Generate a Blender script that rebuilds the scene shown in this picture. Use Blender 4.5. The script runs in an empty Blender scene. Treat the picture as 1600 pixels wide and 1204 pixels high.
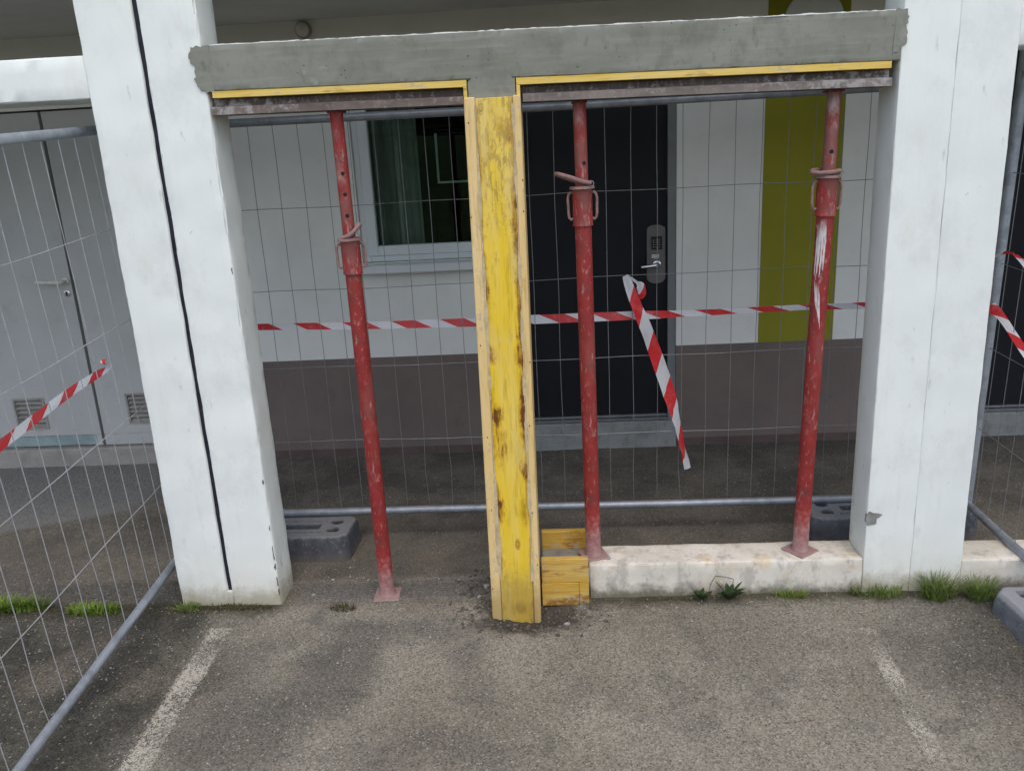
import bpy, bmesh, math, random
from mathutils import Vector, Matrix, noise as mnoise
R = math.radians
random.seed(7)

# ------------------------------------------------------------------ camera
scene = bpy.context.scene
FPX, ROLL, PITCH, YAW, EYE = 1260.0, math.atan(240 / 4472), math.atan(1260 / 4478), R(3.5), 1.65
fw = Vector((-math.sin(YAW) * math.cos(PITCH), math.cos(YAW) * math.cos(PITCH), -math.sin(PITCH)))
r0 = Vector((math.cos(YAW), math.sin(YAW), 0)); u0 = r0.cross(fw)
right = r0 * math.cos(ROLL) - u0 * math.sin(ROLL)
up = right.cross(fw)
cam_d = bpy.data.cameras.new('camera'); cam = bpy.data.objects.new('camera', cam_d)
scene.collection.objects.link(cam)
cam_d.sensor_width = 36.0; cam_d.lens = FPX / 1600 * 36.0
cam_d.clip_start = 0.05; cam_d.clip_end = 2000
m = Matrix((right, up, -fw)).transposed().to_4x4(); m.translation = (0, 0, EYE)
cam.matrix_world = m
scene.camera = cam

# ------------------------------------------------------------------ sky, sun, exposure
SUN_EL, SUN_AZ = R(63), R(165)          # behind the camera, a little to the right
world = bpy.data.worlds.new('World'); scene.world = world; world.use_nodes = True
wt = world.node_tree; wt.nodes.clear()
sky = wt.nodes.new('ShaderNodeTexSky'); sky.sky_type = 'NISHITA'; sky.sun_disc = False
sky.sun_elevation = SUN_EL; sky.sun_rotation = SUN_AZ
sky.air_density = 0.8; sky.dust_density = 2.3; sky.ozone_density = 0.0
bg = wt.nodes.new('ShaderNodeBackground'); bg.inputs['Strength'].default_value = 0.15
wo = wt.nodes.new('ShaderNodeOutputWorld')
wt.links.new(sky.outputs[0], bg.inputs[0]); wt.links.new(bg.outputs[0], wo.inputs[0])
sun_d = bpy.data.lights.new('sun', 'SUN'); sun = bpy.data.objects.new('sun', sun_d)
scene.collection.objects.link(sun)
sun_d.energy = 0.5; sun_d.angle = R(150); sun_d.color = (1.0, 0.92, 0.80)
sdir = Vector((math.sin(SUN_AZ) * math.cos(SUN_EL), math.cos(SUN_AZ) * math.cos(SUN_EL), math.sin(SUN_EL)))
sun.rotation_euler = sdir.to_track_quat('Z', 'Y').to_euler()
vs = scene.view_settings
vs.view_transform = 'Standard'; vs.look = 'None'; vs.gamma = 1.0; vs.use_curve_mapping = False
vs.exposure = 0.88
scene.cycles.use_denoising = True; scene.cycles.adaptive_threshold = 0.02
scene.cycles.max_bounces = 5; scene.cycles.diffuse_bounces = 4; scene.cycles.glossy_bounces = 2; scene.cycles.transmission_bounces = 2; scene.cycles.transparent_max_bounces = 6

# ------------------------------------------------------------------ helpers
COL = scene.collection
def lin(c):
    c /= 255.0
    return c / 12.92 if c <= 0.04045 else ((c + 0.055) / 1.055) ** 2.4
def S(r, g, b): return (lin(r), lin(g), lin(b), 1.0)

def link(o, parent=None):
    COL.objects.link(o)
    if parent is not None: o.parent = parent
    return o
def tag(o, label, cat, group=None):
    o['label'] = label; o['category'] = cat
    if group: o['group'] = group
    return o
def empty(name, loc=(0, 0, 0), label=None, cat=None, group=None, matrix=None):
    o = bpy.data.objects.new(name, None); COL.objects.link(o)
    if matrix is not None: o.matrix_world = matrix
    else: o.location = loc
    o.empty_display_size = 0.05
    if label: tag(o, label, cat, group)
    return o

class MB:
    """collects shapes for one mesh"""
    def __init__(self): self.v = []; self.f = []; self.uv = None
    def add(self, vs, fs):
        b = len(self.v); self.v += [tuple(p) for p in vs]; self.f += [tuple(i + b for i in f) for f in fs]
        return self
    def box(self, x0, x1, y0, y1, z0, z1):
        vs = [(x, y, z) for x in (x0, x1) for y in (y0, y1) for z in (z0, z1)]
        return self.add(vs, [(0, 1, 3, 2), (4, 6, 7, 5), (0, 4, 5, 1), (2, 3, 7, 6), (0, 2, 6, 4), (1, 5, 7, 3)])
    def bbox(self, x0, x1, y0, y1, z0, z1, b=0.003, seg=1):
        bm = bmesh.new()
        vs = [bm.verts.new((x, y, z)) for x in (x0, x1) for y in (y0, y1) for z in (z0, z1)]
        for f in [(0, 1, 3, 2), (4, 6, 7, 5), (0, 4, 5, 1), (2, 3, 7, 6), (0, 2, 6, 4), (1, 5, 7, 3)]:
            bm.faces.new([vs[i] for i in f])
        bmesh.ops.bevel(bm, geom=bm.edges[:], offset=b, segments=seg, affect='EDGES', profile=0.5)
        bm.verts.index_update()
        self.add([v.co[:] for v in bm.verts], [[v.index for v in f.verts] for f in bm.faces]); bm.free()
        return self
    def tube(self, pts, r, n=8, cap=True):
        pts = [Vector(p) for p in pts]; rings = []; rs = r if isinstance(r, (list, tuple)) else [r] * len(pts)
        prev = None; vs = []
        for i, p in enumerate(pts):
            t = (pts[min(i + 1, len(pts) - 1)] - pts[max(i - 1, 0)]).normalized()
            if prev is None:
                a = Vector((0, 0, 1)) if abs(t.z) < 0.9 else Vector((1, 0, 0))
                e1 = t.cross(a).normalized()
            else:
                e1 = (prev - t * prev.dot(t)).normalized()
            prev = e1; e2 = t.cross(e1)
            for k in range(n):
                a = 2 * math.pi * k / n
                vs.append(p + (e1 * math.cos(a) + e2 * math.sin(a)) * rs[i])
        fs = []
        for i in range(len(pts) - 1):
            for k in range(n):
                fs.append((i * n + k, i * n + (k + 1) % n, (i + 1) * n + (k + 1) % n, (i + 1) * n + k))
        if cap:
            fs.append(tuple(range(n - 1, -1, -1))); fs.append(tuple((len(pts) - 1) * n + k for k in range(n)))
        return self.add(vs, fs)
    def lathe(self, prof, n=24, c=(0, 0, 0), axis='Z'):
        vs = []; fs = []
        for (r, z) in prof:
            for k in range(n):
                a = 2 * math.pi * k / n; x, y = r * math.cos(a), r * math.sin(a)
                vs.append((c[0] + x, c[1] + y, c[2] + z) if axis == 'Z' else (c[0] + x, c[1] + z, c[2] - y))
        for i in range(len(prof) - 1):
            for k in range(n):
                fs.append((i * n + k, i * n + (k + 1) % n, (i + 1) * n + (k + 1) % n, (i + 1) * n + k))
        fs.append(tuple(range(n - 1, -1, -1))); fs.append(tuple((len(prof) - 1) * n + k for k in range(n)))
        return self.add(vs, fs)
    def prism(self, prof, x0, x1, z0=0, z1=0):
        """profile in (y,z) extruded along x; the two ends are shifted by z0 / z1"""
        n = len(prof)
        vs = [(x0, y, z + z0) for y, z in prof] + [(x1, y, z + z1) for y, z in prof]
        fs = [(i, (i + 1) % n, n + (i + 1) % n, n + i) for i in range(n)]
        fs += [tuple(range(n - 1, -1, -1)), tuple(range(n, 2 * n))]
        return self.add(vs, fs)
    def poly(self, pts, y0, y1):
        """outline in (x,z) with thickness in y"""
        n = len(pts)
        vs = [(x, y0, z) for x, z in pts] + [(x, y1, z) for x, z in pts]
        fs = [(i, (i + 1) % n, n + (i + 1) % n, n + i) for i in range(n)] + [tuple(range(n - 1, -1, -1)), tuple(range(n, 2 * n))]
        return self.add(vs, fs)
    def rough(self, x0, x1, y0, y1, z0, z1, r=0.008, step=0.03, amp=0.0012, chip=0.006, seed=0.0, shear=None):
        """a cast block: rounded, slightly wavy faces, knocked edges. shear(x) -> dz at (bottom, top)"""
        lo, hi = Vector((x0, y0, z0)), Vector((x1, y1, z1))
        def lines(a, b):
            L = [a, a + r * 0.35, a + r]
            n = max(1, int((b - a - 2 * r) / step)); L += [a + r + (b - a - 2 * r) * i / n for i in range(1, n)]
            L += [b - r, b - r * 0.35, b]
            return L
        LX, LY, LZ = lines(x0, x1), lines(y0, y1), lines(z0, z1)
        idx = {}; vs = []; fs = []
        def vid(p):
            k = (round(p[0], 6), round(p[1], 6), round(p[2], 6))
            if k not in idx:
                P = Vector(p)
                q = Vector([min(max(P[i], lo[i] + r), hi[i] - r) for i in range(3)])
                d = P - q; nd = d.normalized()
                on_edge = sum(1 for i in range(3) if abs(d[i]) > r * 0.5)
                out = q + nd * r
                s = mnoise.noise(Vector((P.x * 9 + seed, P.y * 9, P.z * 9)))
                out += nd * amp * s * 2
                if on_edge >= 2 or (d.length > r * 1.02):
                    c = mnoise.noise(Vector((P.x * 31 + seed * 3, P.y * 31, P.z * 31 + 5))) + 0.55 * mnoise.noise(Vector((P.x * 90, P.y * 90, P.z * 90 + seed)))
                    out -= nd * chip * max(0.0, c - 0.12) * 1.6
                if shear: out.z += shear(out.x, (out.z - z0) / (z1 - z0))
                idx[k] = len(vs); vs.append(out[:])
            return idx[k]
        def face(LA, LB, mk, flip):
            for i in range(len(LA) - 1):
                for j in range(len(LB) - 1):
                    q = [vid(mk(LA[i], LB[j])), vid(mk(LA[i + 1], LB[j])), vid(mk(LA[i + 1], LB[j + 1])), vid(mk(LA[i], LB[j + 1]))]
                    fs.append(tuple(reversed(q)) if flip else tuple(q))
        face(LX, LZ, lambda a, b: (a, y0, b), False); face(LX, LZ, lambda a, b: (a, y1, b), True)
        face(LY, LZ, lambda a, b: (x0, a, b), True); face(LY, LZ, lambda a, b: (x1, a, b), False)
        face(LX, LY, lambda a, b: (a, b, z0), True); face(LX, LY, lambda a, b: (a, b, z1), False)
        return self.add(vs, fs)
    def build(self, name, mat, parent=None, smooth=False, local=False, origin=None):
        me = bpy.data.meshes.new(name)
        off = Vector((0, 0, 0))
        if parent is not None and not local: off = parent.location
        if origin is not None: off = Vector(origin)
        me.from_pydata([(Vector(p) - off)[:] for p in self.v], [], self.f)
        if self.uv:
            ul = me.uv_layers.new(name='UVMap')
            for lp in me.loops: ul.data[lp.index].uv = self.uv[lp.vertex_index]
        bm = bmesh.new(); bm.from_mesh(me); bmesh.ops.recalc_face_normals(bm, faces=bm.faces[:]); bm.to_mesh(me); bm.free()
        if smooth:
            me.polygons.foreach_set('use_smooth', [True] * len(me.polygons))
            if hasattr(me, 'set_sharp_from_angle'): me.set_sharp_from_angle(angle=R(40))
        me.materials.append(mat)
        o = bpy.data.objects.new(name, me)
        if origin is not None and parent is None: o.location = off
        return link(o, parent)

# ------------------------------------------------------------------ materials
class NT:
    def __init__(self, name):
        self.m = bpy.data.materials.new(name); self.m.use_nodes = True
        self.t = self.m.node_tree; self.t.nodes.clear()
        self.out = self.t.nodes.new('ShaderNodeOutputMaterial')
        self.tc = self.t.nodes.new('ShaderNodeTexCoord'); self.geo = None
    def n(self, ty, **kw):
        nd = self.t.nodes.new(ty)
        for k, v in kw.items(): setattr(nd, k, v)
        return nd
    def put(self, sock, v):
        if hasattr(v, 'is_output') or isinstance(v, bpy.types.NodeSocket): self.t.links.new(v, sock)
        elif v is not None:
            if isinstance(v, tuple) and len(v) == 3 and sock.type == 'RGBA': v = v + (1.0,)
            sock.default_value = v
    def obj(self): return self.tc.outputs['Object']
    def uvc(self): return self.tc.outputs['UV']
    def map(self, vec=None, scale=(1, 1, 1), loc=(0, 0, 0), rot=(0, 0, 0)):
        nd = self.n('ShaderNodeMapping'); self.put(nd.inputs[0], vec or self.obj())
        nd.inputs['Scale'].default_value = scale; nd.inputs['Location'].default_value = loc; nd.inputs['Rotation'].default_value = rot
        return nd.outputs[0]
    def noise(self, scale, detail=4, rough=0.55, vec=None, dist=0.0):
        nd = self.n('ShaderNodeTexNoise'); self.put(nd.inputs['Vector'], vec or self.obj())
        nd.inputs['Scale'].default_value = scale; nd.inputs['Detail'].default_value = detail
        nd.inputs['Roughness'].default_value = rough; nd.inputs['Distortion'].default_value = dist
        return nd.outputs['Fac']
    def vor(self, scale, vec=None, feature='F1', out='Distance'):
        nd = self.n('ShaderNodeTexVoronoi', feature=feature); self.put(nd.inputs['Vector'], vec or self.obj())
        nd.inputs['Scale'].default_value = scale
        return nd.outputs[out]
    def ramp(self, fac, lo, hi, a=0.0, b=1.0, smooth=True):
        nd = self.n('ShaderNodeMapRange'); nd.interpolation_type = 'SMOOTHSTEP' if smooth else 'LINEAR'
        self.put(nd.inputs['Value'], fac)
        nd.inputs['From Min'].default_value = lo; nd.inputs['From Max'].default_value = hi
        nd.inputs['To Min'].default_value = a; nd.inputs['To Max'].default_value = b
        return nd.outputs[0]
    def mix(self, fac, a, b, blend='MIX'):
        nd = self.n('ShaderNodeMix', data_type='RGBA', blend_type=blend)
        self.put(nd.inputs[0], fac); self.put(nd.inputs[6], a); self.put(nd.inputs[7], b)
        return nd.outputs[2]
    def math(self, op, a, b=None, clamp=False):
        nd = self.n('ShaderNodeMath', operation=op); nd.use_clamp = clamp
        self.put(nd.inputs[0], a)
        if b is not None: self.put(nd.inputs[1], b)
        return nd.outputs[0]
    def mul(self, a, b): return self.math('MULTIPLY', a, b)
    def addm(self, a, b): return self.math('ADD', a, b, True)
    def xyz(self, vec=None):
        nd = self.n('ShaderNodeSeparateXYZ'); self.put(nd.inputs[0], vec or self.obj()); return nd.outputs
    def bump(self, h, strength=0.4, dist=0.002, normal=None):
        nd = self.n('ShaderNodeBump'); self.put(nd.inputs['Height'], h)
        nd.inputs['Strength'].default_value = strength; nd.inputs['Distance'].default_value = dist
        if normal is not None: self.put(nd.inputs['Normal'], normal)
        return nd.outputs[0]
    def principled(self, col, rough=0.7, normal=None, metal=0.0, spec=0.3):
        p = self.n('ShaderNodeBsdfPrincipled'); self.put(p.inputs['Base Color'], col)
        self.put(p.inputs['Roughness'], rough); self.put(p.inputs['Metallic'], metal)
        p.inputs['Specular IOR Level'].default_value = spec
        if normal is not None: self.put(p.inputs['Normal'], normal)
        self.p = p
        self.t.links.new(p.outputs[0], self.out.inputs[0]); return self.m

M = {}
def white_paint(name, base=(0.80, 0.835, 0.77), foot=True):
    n = NT(name)
    z = n.xyz()
    big = n.noise(2.2, 5, 0.6)
    c = n.mix(n.ramp(big, 0.35, 0.7), base, (0.75, 0.785, 0.73))
    warm = n.noise(5.5, 6, 0.62, n.map(scale=(1, 1, 0.45), loc=(3.1, 0, 0)))
    c = n.mix(n.mul(n.ramp(warm, 0.55, 0.75), 0.45), c, (0.66, 0.62, 0.52))
    scuff = n.noise(26, 5, 0.6, n.map(scale=(1, 1, 0.35), loc=(0, 0, 2)))
    c = n.mix(n.mul(n.ramp(scuff, 0.63, 0.74), 0.5), c, (0.42, 0.41, 0.37))
    blot = n.noise(3.4, 7, 0.72, n.map(loc=(1, 2, 7), scale=(1, 1, 0.7)))
    c = n.mix(n.mul(n.ramp(blot, 0.52, 0.66), 0.35), c, (0.60, 0.62, 0.58))
    streak = n.noise(40, 3, 0.5, n.map(scale=(1, 1, 0.04)))
    c = n.mix(n.mul(n.ramp(streak, 0.56, 0.75), 0.07), c, (0.5, 0.5, 0.47))
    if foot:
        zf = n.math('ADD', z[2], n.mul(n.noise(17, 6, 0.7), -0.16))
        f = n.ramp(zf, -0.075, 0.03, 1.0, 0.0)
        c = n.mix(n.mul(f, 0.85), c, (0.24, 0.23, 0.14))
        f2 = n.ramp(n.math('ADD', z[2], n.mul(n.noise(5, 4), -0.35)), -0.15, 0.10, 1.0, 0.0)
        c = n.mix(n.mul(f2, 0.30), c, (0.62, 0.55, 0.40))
    pit = n.noise(95, 3, 0.6)
    c = n.mix(n.mul(n.ramp(n.vor(38), 0.10, 0.05), n.ramp(n.noise(6, 3), 0.58, 0.66)), c, (0.30, 0.29, 0.27))
    h = n.addm(n.mul(pit, 0.35), n.mul(n.noise(18, 4), 0.6))
    return n.principled(c, 0.72, n.bump(h, 0.35, 0.003), spec=0.25)
M['white'] = white_paint('white_paint')
M['white_beam'] = white_paint('white_paint_beam', foot=False)

def low_wall_mat():
    n = NT('weathered_white_concrete')
    z = n.xyz()
    c = n.mix(n.ramp(n.noise(4, 6, 0.65), 0.35, 0.65), (0.74, 0.70, 0.60), (0.60, 0.565, 0.47))
    c = n.mix(n.mul(n.ramp(n.noise(16, 6, 0.7, n.map(scale=(1, 1, 0.5))), 0.48, 0.64), 0.65), c, (0.38, 0.355, 0.295))
    c = n.mix(n.mul(n.ramp(n.noise(7, 5, 0.6, n.map(loc=(5, 2, 0))), 0.56, 0.66), 0.45), c, (0.62, 0.46, 0.22))
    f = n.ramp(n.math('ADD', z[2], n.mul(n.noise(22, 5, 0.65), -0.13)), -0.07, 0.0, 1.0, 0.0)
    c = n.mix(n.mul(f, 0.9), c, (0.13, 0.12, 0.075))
    c = n.mix(n.mul(n.ramp(n.noise(48, 4, 0.7), 0.6, 0.72), 0.6), c, (0.26, 0.25, 0.21))
    h = n.addm(n.mul(n.noise(60, 4, 0.6), 0.5), n.mul(n.noise(14, 4), 0.5))
    return n.principled(c, 0.85, n.bump(h, 0.6, 0.004), spec=0.2)
M['low_wall'] = low_wall_mat()


def concrete_mat(name, a=(0.198, 0.205, 0.160), b=(0.245, 0.252, 0.208), dark=(0.150, 0.147, 0.118)):
    n = NT(name)
    c = n.mix(n.ramp(n.noise(4.5, 5, 0.6, n.map(scale=(0.6, 1, 1.6))), 0.36, 0.66), a, b)
    c = n.mix(n.mul(n.ramp(n.noise(9, 5, 0.65, n.map(scale=(1, 1, 0.7), loc=(2, 0, 1))), 0.50, 0.70), 0.65), c, dark)
    c = n.mix(n.mul(n.ramp(n.noise(34, 5, 0.7, n.map(scale=(1, 1, 0.5), loc=(5, 0, 1))), 0.55, 0.70), 0.4), c, (0.10, 0.098, 0.078))
    brd = n.noise(60, 3, 0.5, n.map(scale=(0.06, 1, 1)))
    c = n.mix(n.mul(n.ramp(brd, 0.5, 0.75), 0.25), c, (0.34, 0.34, 0.31))
    c = n.mix(n.mul(n.ramp(n.noise(7, 4, 0.6, n.map(loc=(7, 1, 3))), 0.60, 0.68), 0.35), c, (0.36, 0.37, 0.36))
    cell = n.vor(42, n.map(scale=(1, 1, 1)))
    pore = n.mul(n.ramp(cell, 0.13, 0.07), n.ramp(n.noise(11, 3), 0.5, 0.6))
    c = n.mix(n.mul(pore, 0.8), c, (0.06, 0.058, 0.05))
    h = n.math('SUBTRACT', n.addm(n.mul(brd, 0.35), n.mul(n.noise(55, 5, 0.65), 0.5)), n.mul(pore, 0.6))
    return n.principled(c, 0.88, n.bump(h, 0.55, 0.004), spec=0.2)
M['concrete'] = concrete_mat('fresh_grey_concrete')
M['mortar'] = concrete_mat('mortar_patch', (0.21, 0.21, 0.185), (0.30, 0.30, 0.28))
M['step'] = concrete_mat('step_concrete', (0.24, 0.25, 0.23), (0.29, 0.30, 0.28), (0.19, 0.19, 0.17))
M['plinth'] = concrete_mat('plinth_concrete', (0.30, 0.28, 0.25), (0.36, 0.34, 0.30), (0.22, 0.21, 0.19))

def plain(name, col, rough=0.6, metal=0.0, spec=0.3, var=0.12, scale=8.0, bump=0.15, bscale=60, dirt=None, dirt_amt=0.4):
    n = NT(name)
    d = tuple(max(0.0, x * (1 - var * 2)) for x in col)
    c = n.mix(n.ramp(n.noise(scale, 5, 0.6), 0.35, 0.7), col, d)
    if dirt: c = n.mix(n.mul(n.ramp(n.noise(scale * 3.1, 6, 0.7), 0.52, 0.72), dirt_amt), c, dirt)
    return n.principled(c, rough, n.bump(n.noise(bscale, 3), bump, 0.002), metal, spec)
M['wall_white'] = plain('wall_render_white', (0.78, 0.78, 0.72), 0.8, var=0.04, scale=2.5, bump=0.4, bscale=90, dirt=(0.66, 0.65, 0.58), dirt_amt=0.4)
M['wall_brown'] = plain('wall_paint_brown', (0.185, 0.145, 0.125), 0.75, var=0.08, scale=3, bump=0.4, bscale=90, dirt=(0.135, 0.11, 0.095), dirt_amt=0.6)
M['wall_skirt'] = plain('wall_paint_dark_foot', (0.125, 0.088, 0.078), 0.8, var=0.12, scale=9, dirt=(0.07, 0.06, 0.05), dirt_amt=0.7)
M['wall_green'] = plain('wall_paint_olive_green', (0.265, 0.250, 0.018), 0.75, var=0.04, scale=3, bump=0.25, bscale=120)
M['ceiling'] = plain('ceiling_paint', (0.62, 0.62, 0.58), 0.85, var=0.06, scale=2)
M['grey_metal_door'] = plain('grey_door_paint', (0.47, 0.475, 0.445), 0.55, var=0.04, scale=2.5, dirt=(0.34, 0.34, 0.32), dirt_amt=0.35)
M['kick'] = plain('green_grey_kickplate', (0.30, 0.38, 0.37), 0.45, var=0.12, scale=12)
M['louvre'] = plain('vent_louvre_paint', (0.36, 0.34, 0.30), 0.6, var=0.12, scale=20, dirt=(0.22, 0.18, 0.12), dirt_amt=0.7)
M['dark'] = plain('dark_cavity', (0.02, 0.02, 0.02), 0.9)
M['seam'] = plain('door_seam_grey', (0.10, 0.10, 0.095), 0.8)
M['joint'] = plain('dark_joint_filler', (0.022, 0.022, 0.035), 0.8, var=0.25, scale=30, bump=0.5)
M['pvc'] = plain('window_frame_white', (0.66, 0.70, 0.69), 0.4, var=0.03, scale=5)
M['door_black'] = plain('black_door_laminate', (0.012, 0.013, 0.016), 0.55, spec=0.2, var=0.1, scale=3)
M['door_jamb'] = plain('grey_jamb_paint', (0.20, 0.215, 0.21), 0.6, var=0.06)
M['alu'] = plain('aluminium_threshold', (0.36, 0.37, 0.38), 0.4, metal=0.8, var=0.1, scale=25)
M['lock'] = plain('taupe_lock_plate', (0.15, 0.145, 0.135), 0.45, metal=0.2, var=0.05)
M['chrome'] = plain('satin_steel', (0.70, 0.71, 0.72), 0.25, metal=1.0, var=0.04)
M['keypad'] = plain('black_keypad', (0.010, 0.010, 0.012), 0.25, spec=0.5)
M['lamp_white'] = plain('lamp_plastic', (0.72, 0.69, 0.60), 0.5, var=0.1, scale=20)
M['disc'] = plain('sign_disc_grey', (0.66, 0.70, 0.66), 0.7, var=0.04)
M['galv'] = plain('galvanised_steel', (0.36, 0.395, 0.43), 0.45, metal=0.45, var=0.14, scale=22, bump=0.2, bscale=90, dirt=(0.48, 0.50, 0.52), dirt_amt=0.45)
M['galv_wire'] = plain('galvanised_wire', (0.27, 0.28, 0.28), 0.5, metal=0.5, var=0.12, scale=30)
def block_mat(name, col, worn):
    n = NT(name)
    p = n.xyz()
    c = n.mix(n.ramp(n.noise(14, 5, 0.6), 0.35, 0.7), col, tuple(x * 0.6 for x in col))
    top = n.ramp(n.math('ADD', p[2], n.mul(n.noise(60, 4, 0.7), 0.016)), 0.116, 0.126)
    c = n.mix(n.mul(top, 0.7), c, worn)
    c = n.mix(n.mul(n.ramp(n.noise(46, 6, 0.75), 0.54, 0.70), 0.55), c, worn)
    foot = n.ramp(n.math('ADD', p[2], n.mul(n.noise(25, 4, 0.7), -0.08)), -0.04, 0.02, 1, 0)
    c = n.mix(n.mul(foot, 0.7), c, (0.17, 0.15, 0.12))
    return n.principled(c, 0.82, n.bump(n.noise(110, 4), 0.6, 0.003), 0.0, 0.25)
M['galv_wire_bright'] = plain('galvanised_wire_bright', (0.46, 0.47, 0.47), 0.5, metal=0.3, var=0.12, scale=30)
M['block'] = block_mat('recycled_grey_block', (0.105, 0.112, 0.125), (0.27, 0.275, 0.28))
M['block_light'] = block_mat('worn_grey_block', (0.17, 0.18, 0.20), (0.33, 0.335, 0.34))
M['reflection_cloth'] = plain('green_grey_reflection', (0.30, 0.325, 0.29), 0.9, var=0.1)
M['room'] = plain('dim_room_wall', (0.010, 0.011, 0.018), 0.9)
M['moss'] = plain('moss', (0.085, 0.085, 0.022), 0.95, var=0.3, scale=40)
M['stone'] = plain('pale_stone', (0.36, 0.34, 0.31), 0.85, var=0.2, scale=40, bump=0.6, bscale=150, dirt=(0.16, 0.14, 0.12), dirt_amt=0.7)
M['rubble'] = plain('dark_rubble', (0.15, 0.135, 0.115), 0.95, var=0.3, scale=30, bump=0.7, bscale=150, dirt=(0.045, 0.04, 0.033), dirt_amt=0.8)
M['chip'] = plain('white_chip', (0.42, 0.41, 0.38), 0.8, var=0.1, scale=50)

M['dark_chip'] = plain('chipped_render', (0.16, 0.145, 0.12), 0.9, var=0.2, scale=60)
def leaf_mat(name, a, b, dry=0.0):
    n = NT(name)
    c = n.mix(n.ramp(n.noise(35, 3), 0.3, 0.7), a, b)
    if dry: c = n.mix(n.mul(n.ramp(n.noise(160, 2, 0.6, n.map(scale=(1, 1, 0.1))), 0.62 - 0.15 * dry, 0.66), 0.85), c, (0.30, 0.25, 0.11))
    n.principled(c, 0.6, spec=0.25)
    tr = n.n('ShaderNodeBsdfTranslucent'); n.put(tr.inputs[0], c)
    mx = n.n('ShaderNodeMixShader'); mx.inputs[0].default_value = 0.25
    n.t.links.new(n.p.outputs[0], mx.inputs[1]); n.t.links.new(tr.outputs[0], mx.inputs[2]); n.t.links.new(mx.outputs[0], n.out.inputs[0])
    return n.m
M['grass'] = leaf_mat('grass_blades', (0.085, 0.150, 0.025), (0.20, 0.27, 0.07), 0.45)
M['grass_bright'] = leaf_mat('bright_weed_green', (0.10, 0.19, 0.022), (0.23, 0.33, 0.05), 0.25)
M['grass_dry'] = leaf_mat('dry_grass', (0.20, 0.17, 0.07), (0.14, 0.15, 0.05))
M['weed'] = leaf_mat('dark_weed_leaf', (0.035, 0.065, 0.020), (0.075, 0.115, 0.045))

def red_prop(name, dust):
    n = NT(name)
    z = n.xyz()
    c = n.mix(n.ramp(n.noise(9, 5, 0.6), 0.35, 0.7), (0.30, 0.030, 0.024), (0.215, 0.020, 0.018))
    d1 = n.noise(24, 6, 0.7, n.map(scale=(1, 1, 0.4)))
    c = n.mix(n.mul(n.ramp(d1, 0.60 - 0.13 * dust, 0.72 - 0.10 * dust), 0.35 + 0.5 * dust), c, (0.33, 0.165, 0.145) if dust < 0.9 else (0.40, 0.30, 0.28))
    d2 = n.noise(75, 4, 0.7, n.map(scale=(1, 1, 0.35), loc=(2, 2, 0)))
    c = n.mix(n.mul(n.ramp(d2, 0.55, 0.70), 0.6), c, (0.46, 0.34, 0.31))
    d3 = n.noise(13, 5, 0.7, n.map(loc=(9, 3, 1)))
    c = n.mix(n.mul(n.ramp(d3, 0.54, 0.66), 0.55), c, (0.10, 0.045, 0.035))
    d4 = n.noise(6, 5, 0.65, n.map(loc=(4, 8, 3), scale=(1, 1, 0.5)))
    c = n.mix(n.mul(n.ramp(d4, 0.58 - 0.12 * dust, 0.70 - 0.12 * dust), 0.4 + 0.45 * dust), c, (0.20, 0.085, 0.070))
    foot = n.ramp(n.math('ADD', n.mul(z[2], 1.2), n.mul(n.noise(34, 5, 0.7), -0.5)), -0.26, -0.02, 1, 0)
    c = n.mix(n.mul(foot, 0.7), c, (0.36, 0.28, 0.26))
    return n.principled(c, 0.62, n.bump(n.addm(d2, n.noise(50, 3)), 0.35, 0.002), 0.0, 0.35)
M['red'] = red_prop('red_prop_paint', 0.27)
M['red_dusty'] = red_prop('red_prop_paint_dusty', 0.72)
M['red_cement'] = red_prop('red_prop_paint_cement', 0.95)
M['pin'] = plain('dusty_rusty_pin', (0.30, 0.185, 0.165), 0.75, var=0.2, scale=40, dirt=(0.16, 0.07, 0.05), dirt_amt=0.6, bump=0.4)
M['splash'] = plain('white_paint_splash', (0.66, 0.62, 0.60), 0.8, var=0.1, scale=30)

def channel_mat(name, base, cement_x0, cement_x1):
    n = NT(name)
    p = n.xyz()
    c = n.mix(n.ramp(n.noise(14, 5, 0.65, n.map(scale=(0.35, 1, 1))), 0.35, 0.68), base, tuple(x * 0.6 for x in base))
    grn = n.noise(70, 4, 0.65, n.map(scale=(1, 1, 0.5)))
    c = n.mix(n.mul(n.ramp(grn, 0.5, 0.72), 0.5), c, (0.33, 0.29, 0.27))
    k = n.ramp(p[0], cement_x0, cement_x1)
    ce = n.ramp(n.math('ADD', n.noise(26, 6, 0.75), n.mul(k, 0.13)), 0.56, 0.68)
    c = n.mix(n.mul(ce, 0.6), c, n.mix(n.noise(60, 3), (0.30, 0.29, 0.28), (0.58, 0.56, 0.54)))
    return n.principled(c, 0.75, n.bump(n.addm(grn, ce), 0.5, 0.002), 0.15, 0.3)
M['channel_a'] = channel_mat('brown_steel_channel', (0.135, 0.100, 0.082), -0.05, -0.42)
M['channel_b'] = channel_mat('brown_steel_channel_cemented', (0.115, 0.090, 0.078), 0.10, 0.55)

M['flange_a'] = channel_mat('lit_brown_flange', (0.195, 0.155, 0.13), -0.05, -0.42)  # flange base lightened to paint in the light the lip catches
M['flange_b'] = channel_mat('lit_brown_flange_cemented', (0.24, 0.205, 0.175), 0.0, 0.55)

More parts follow.
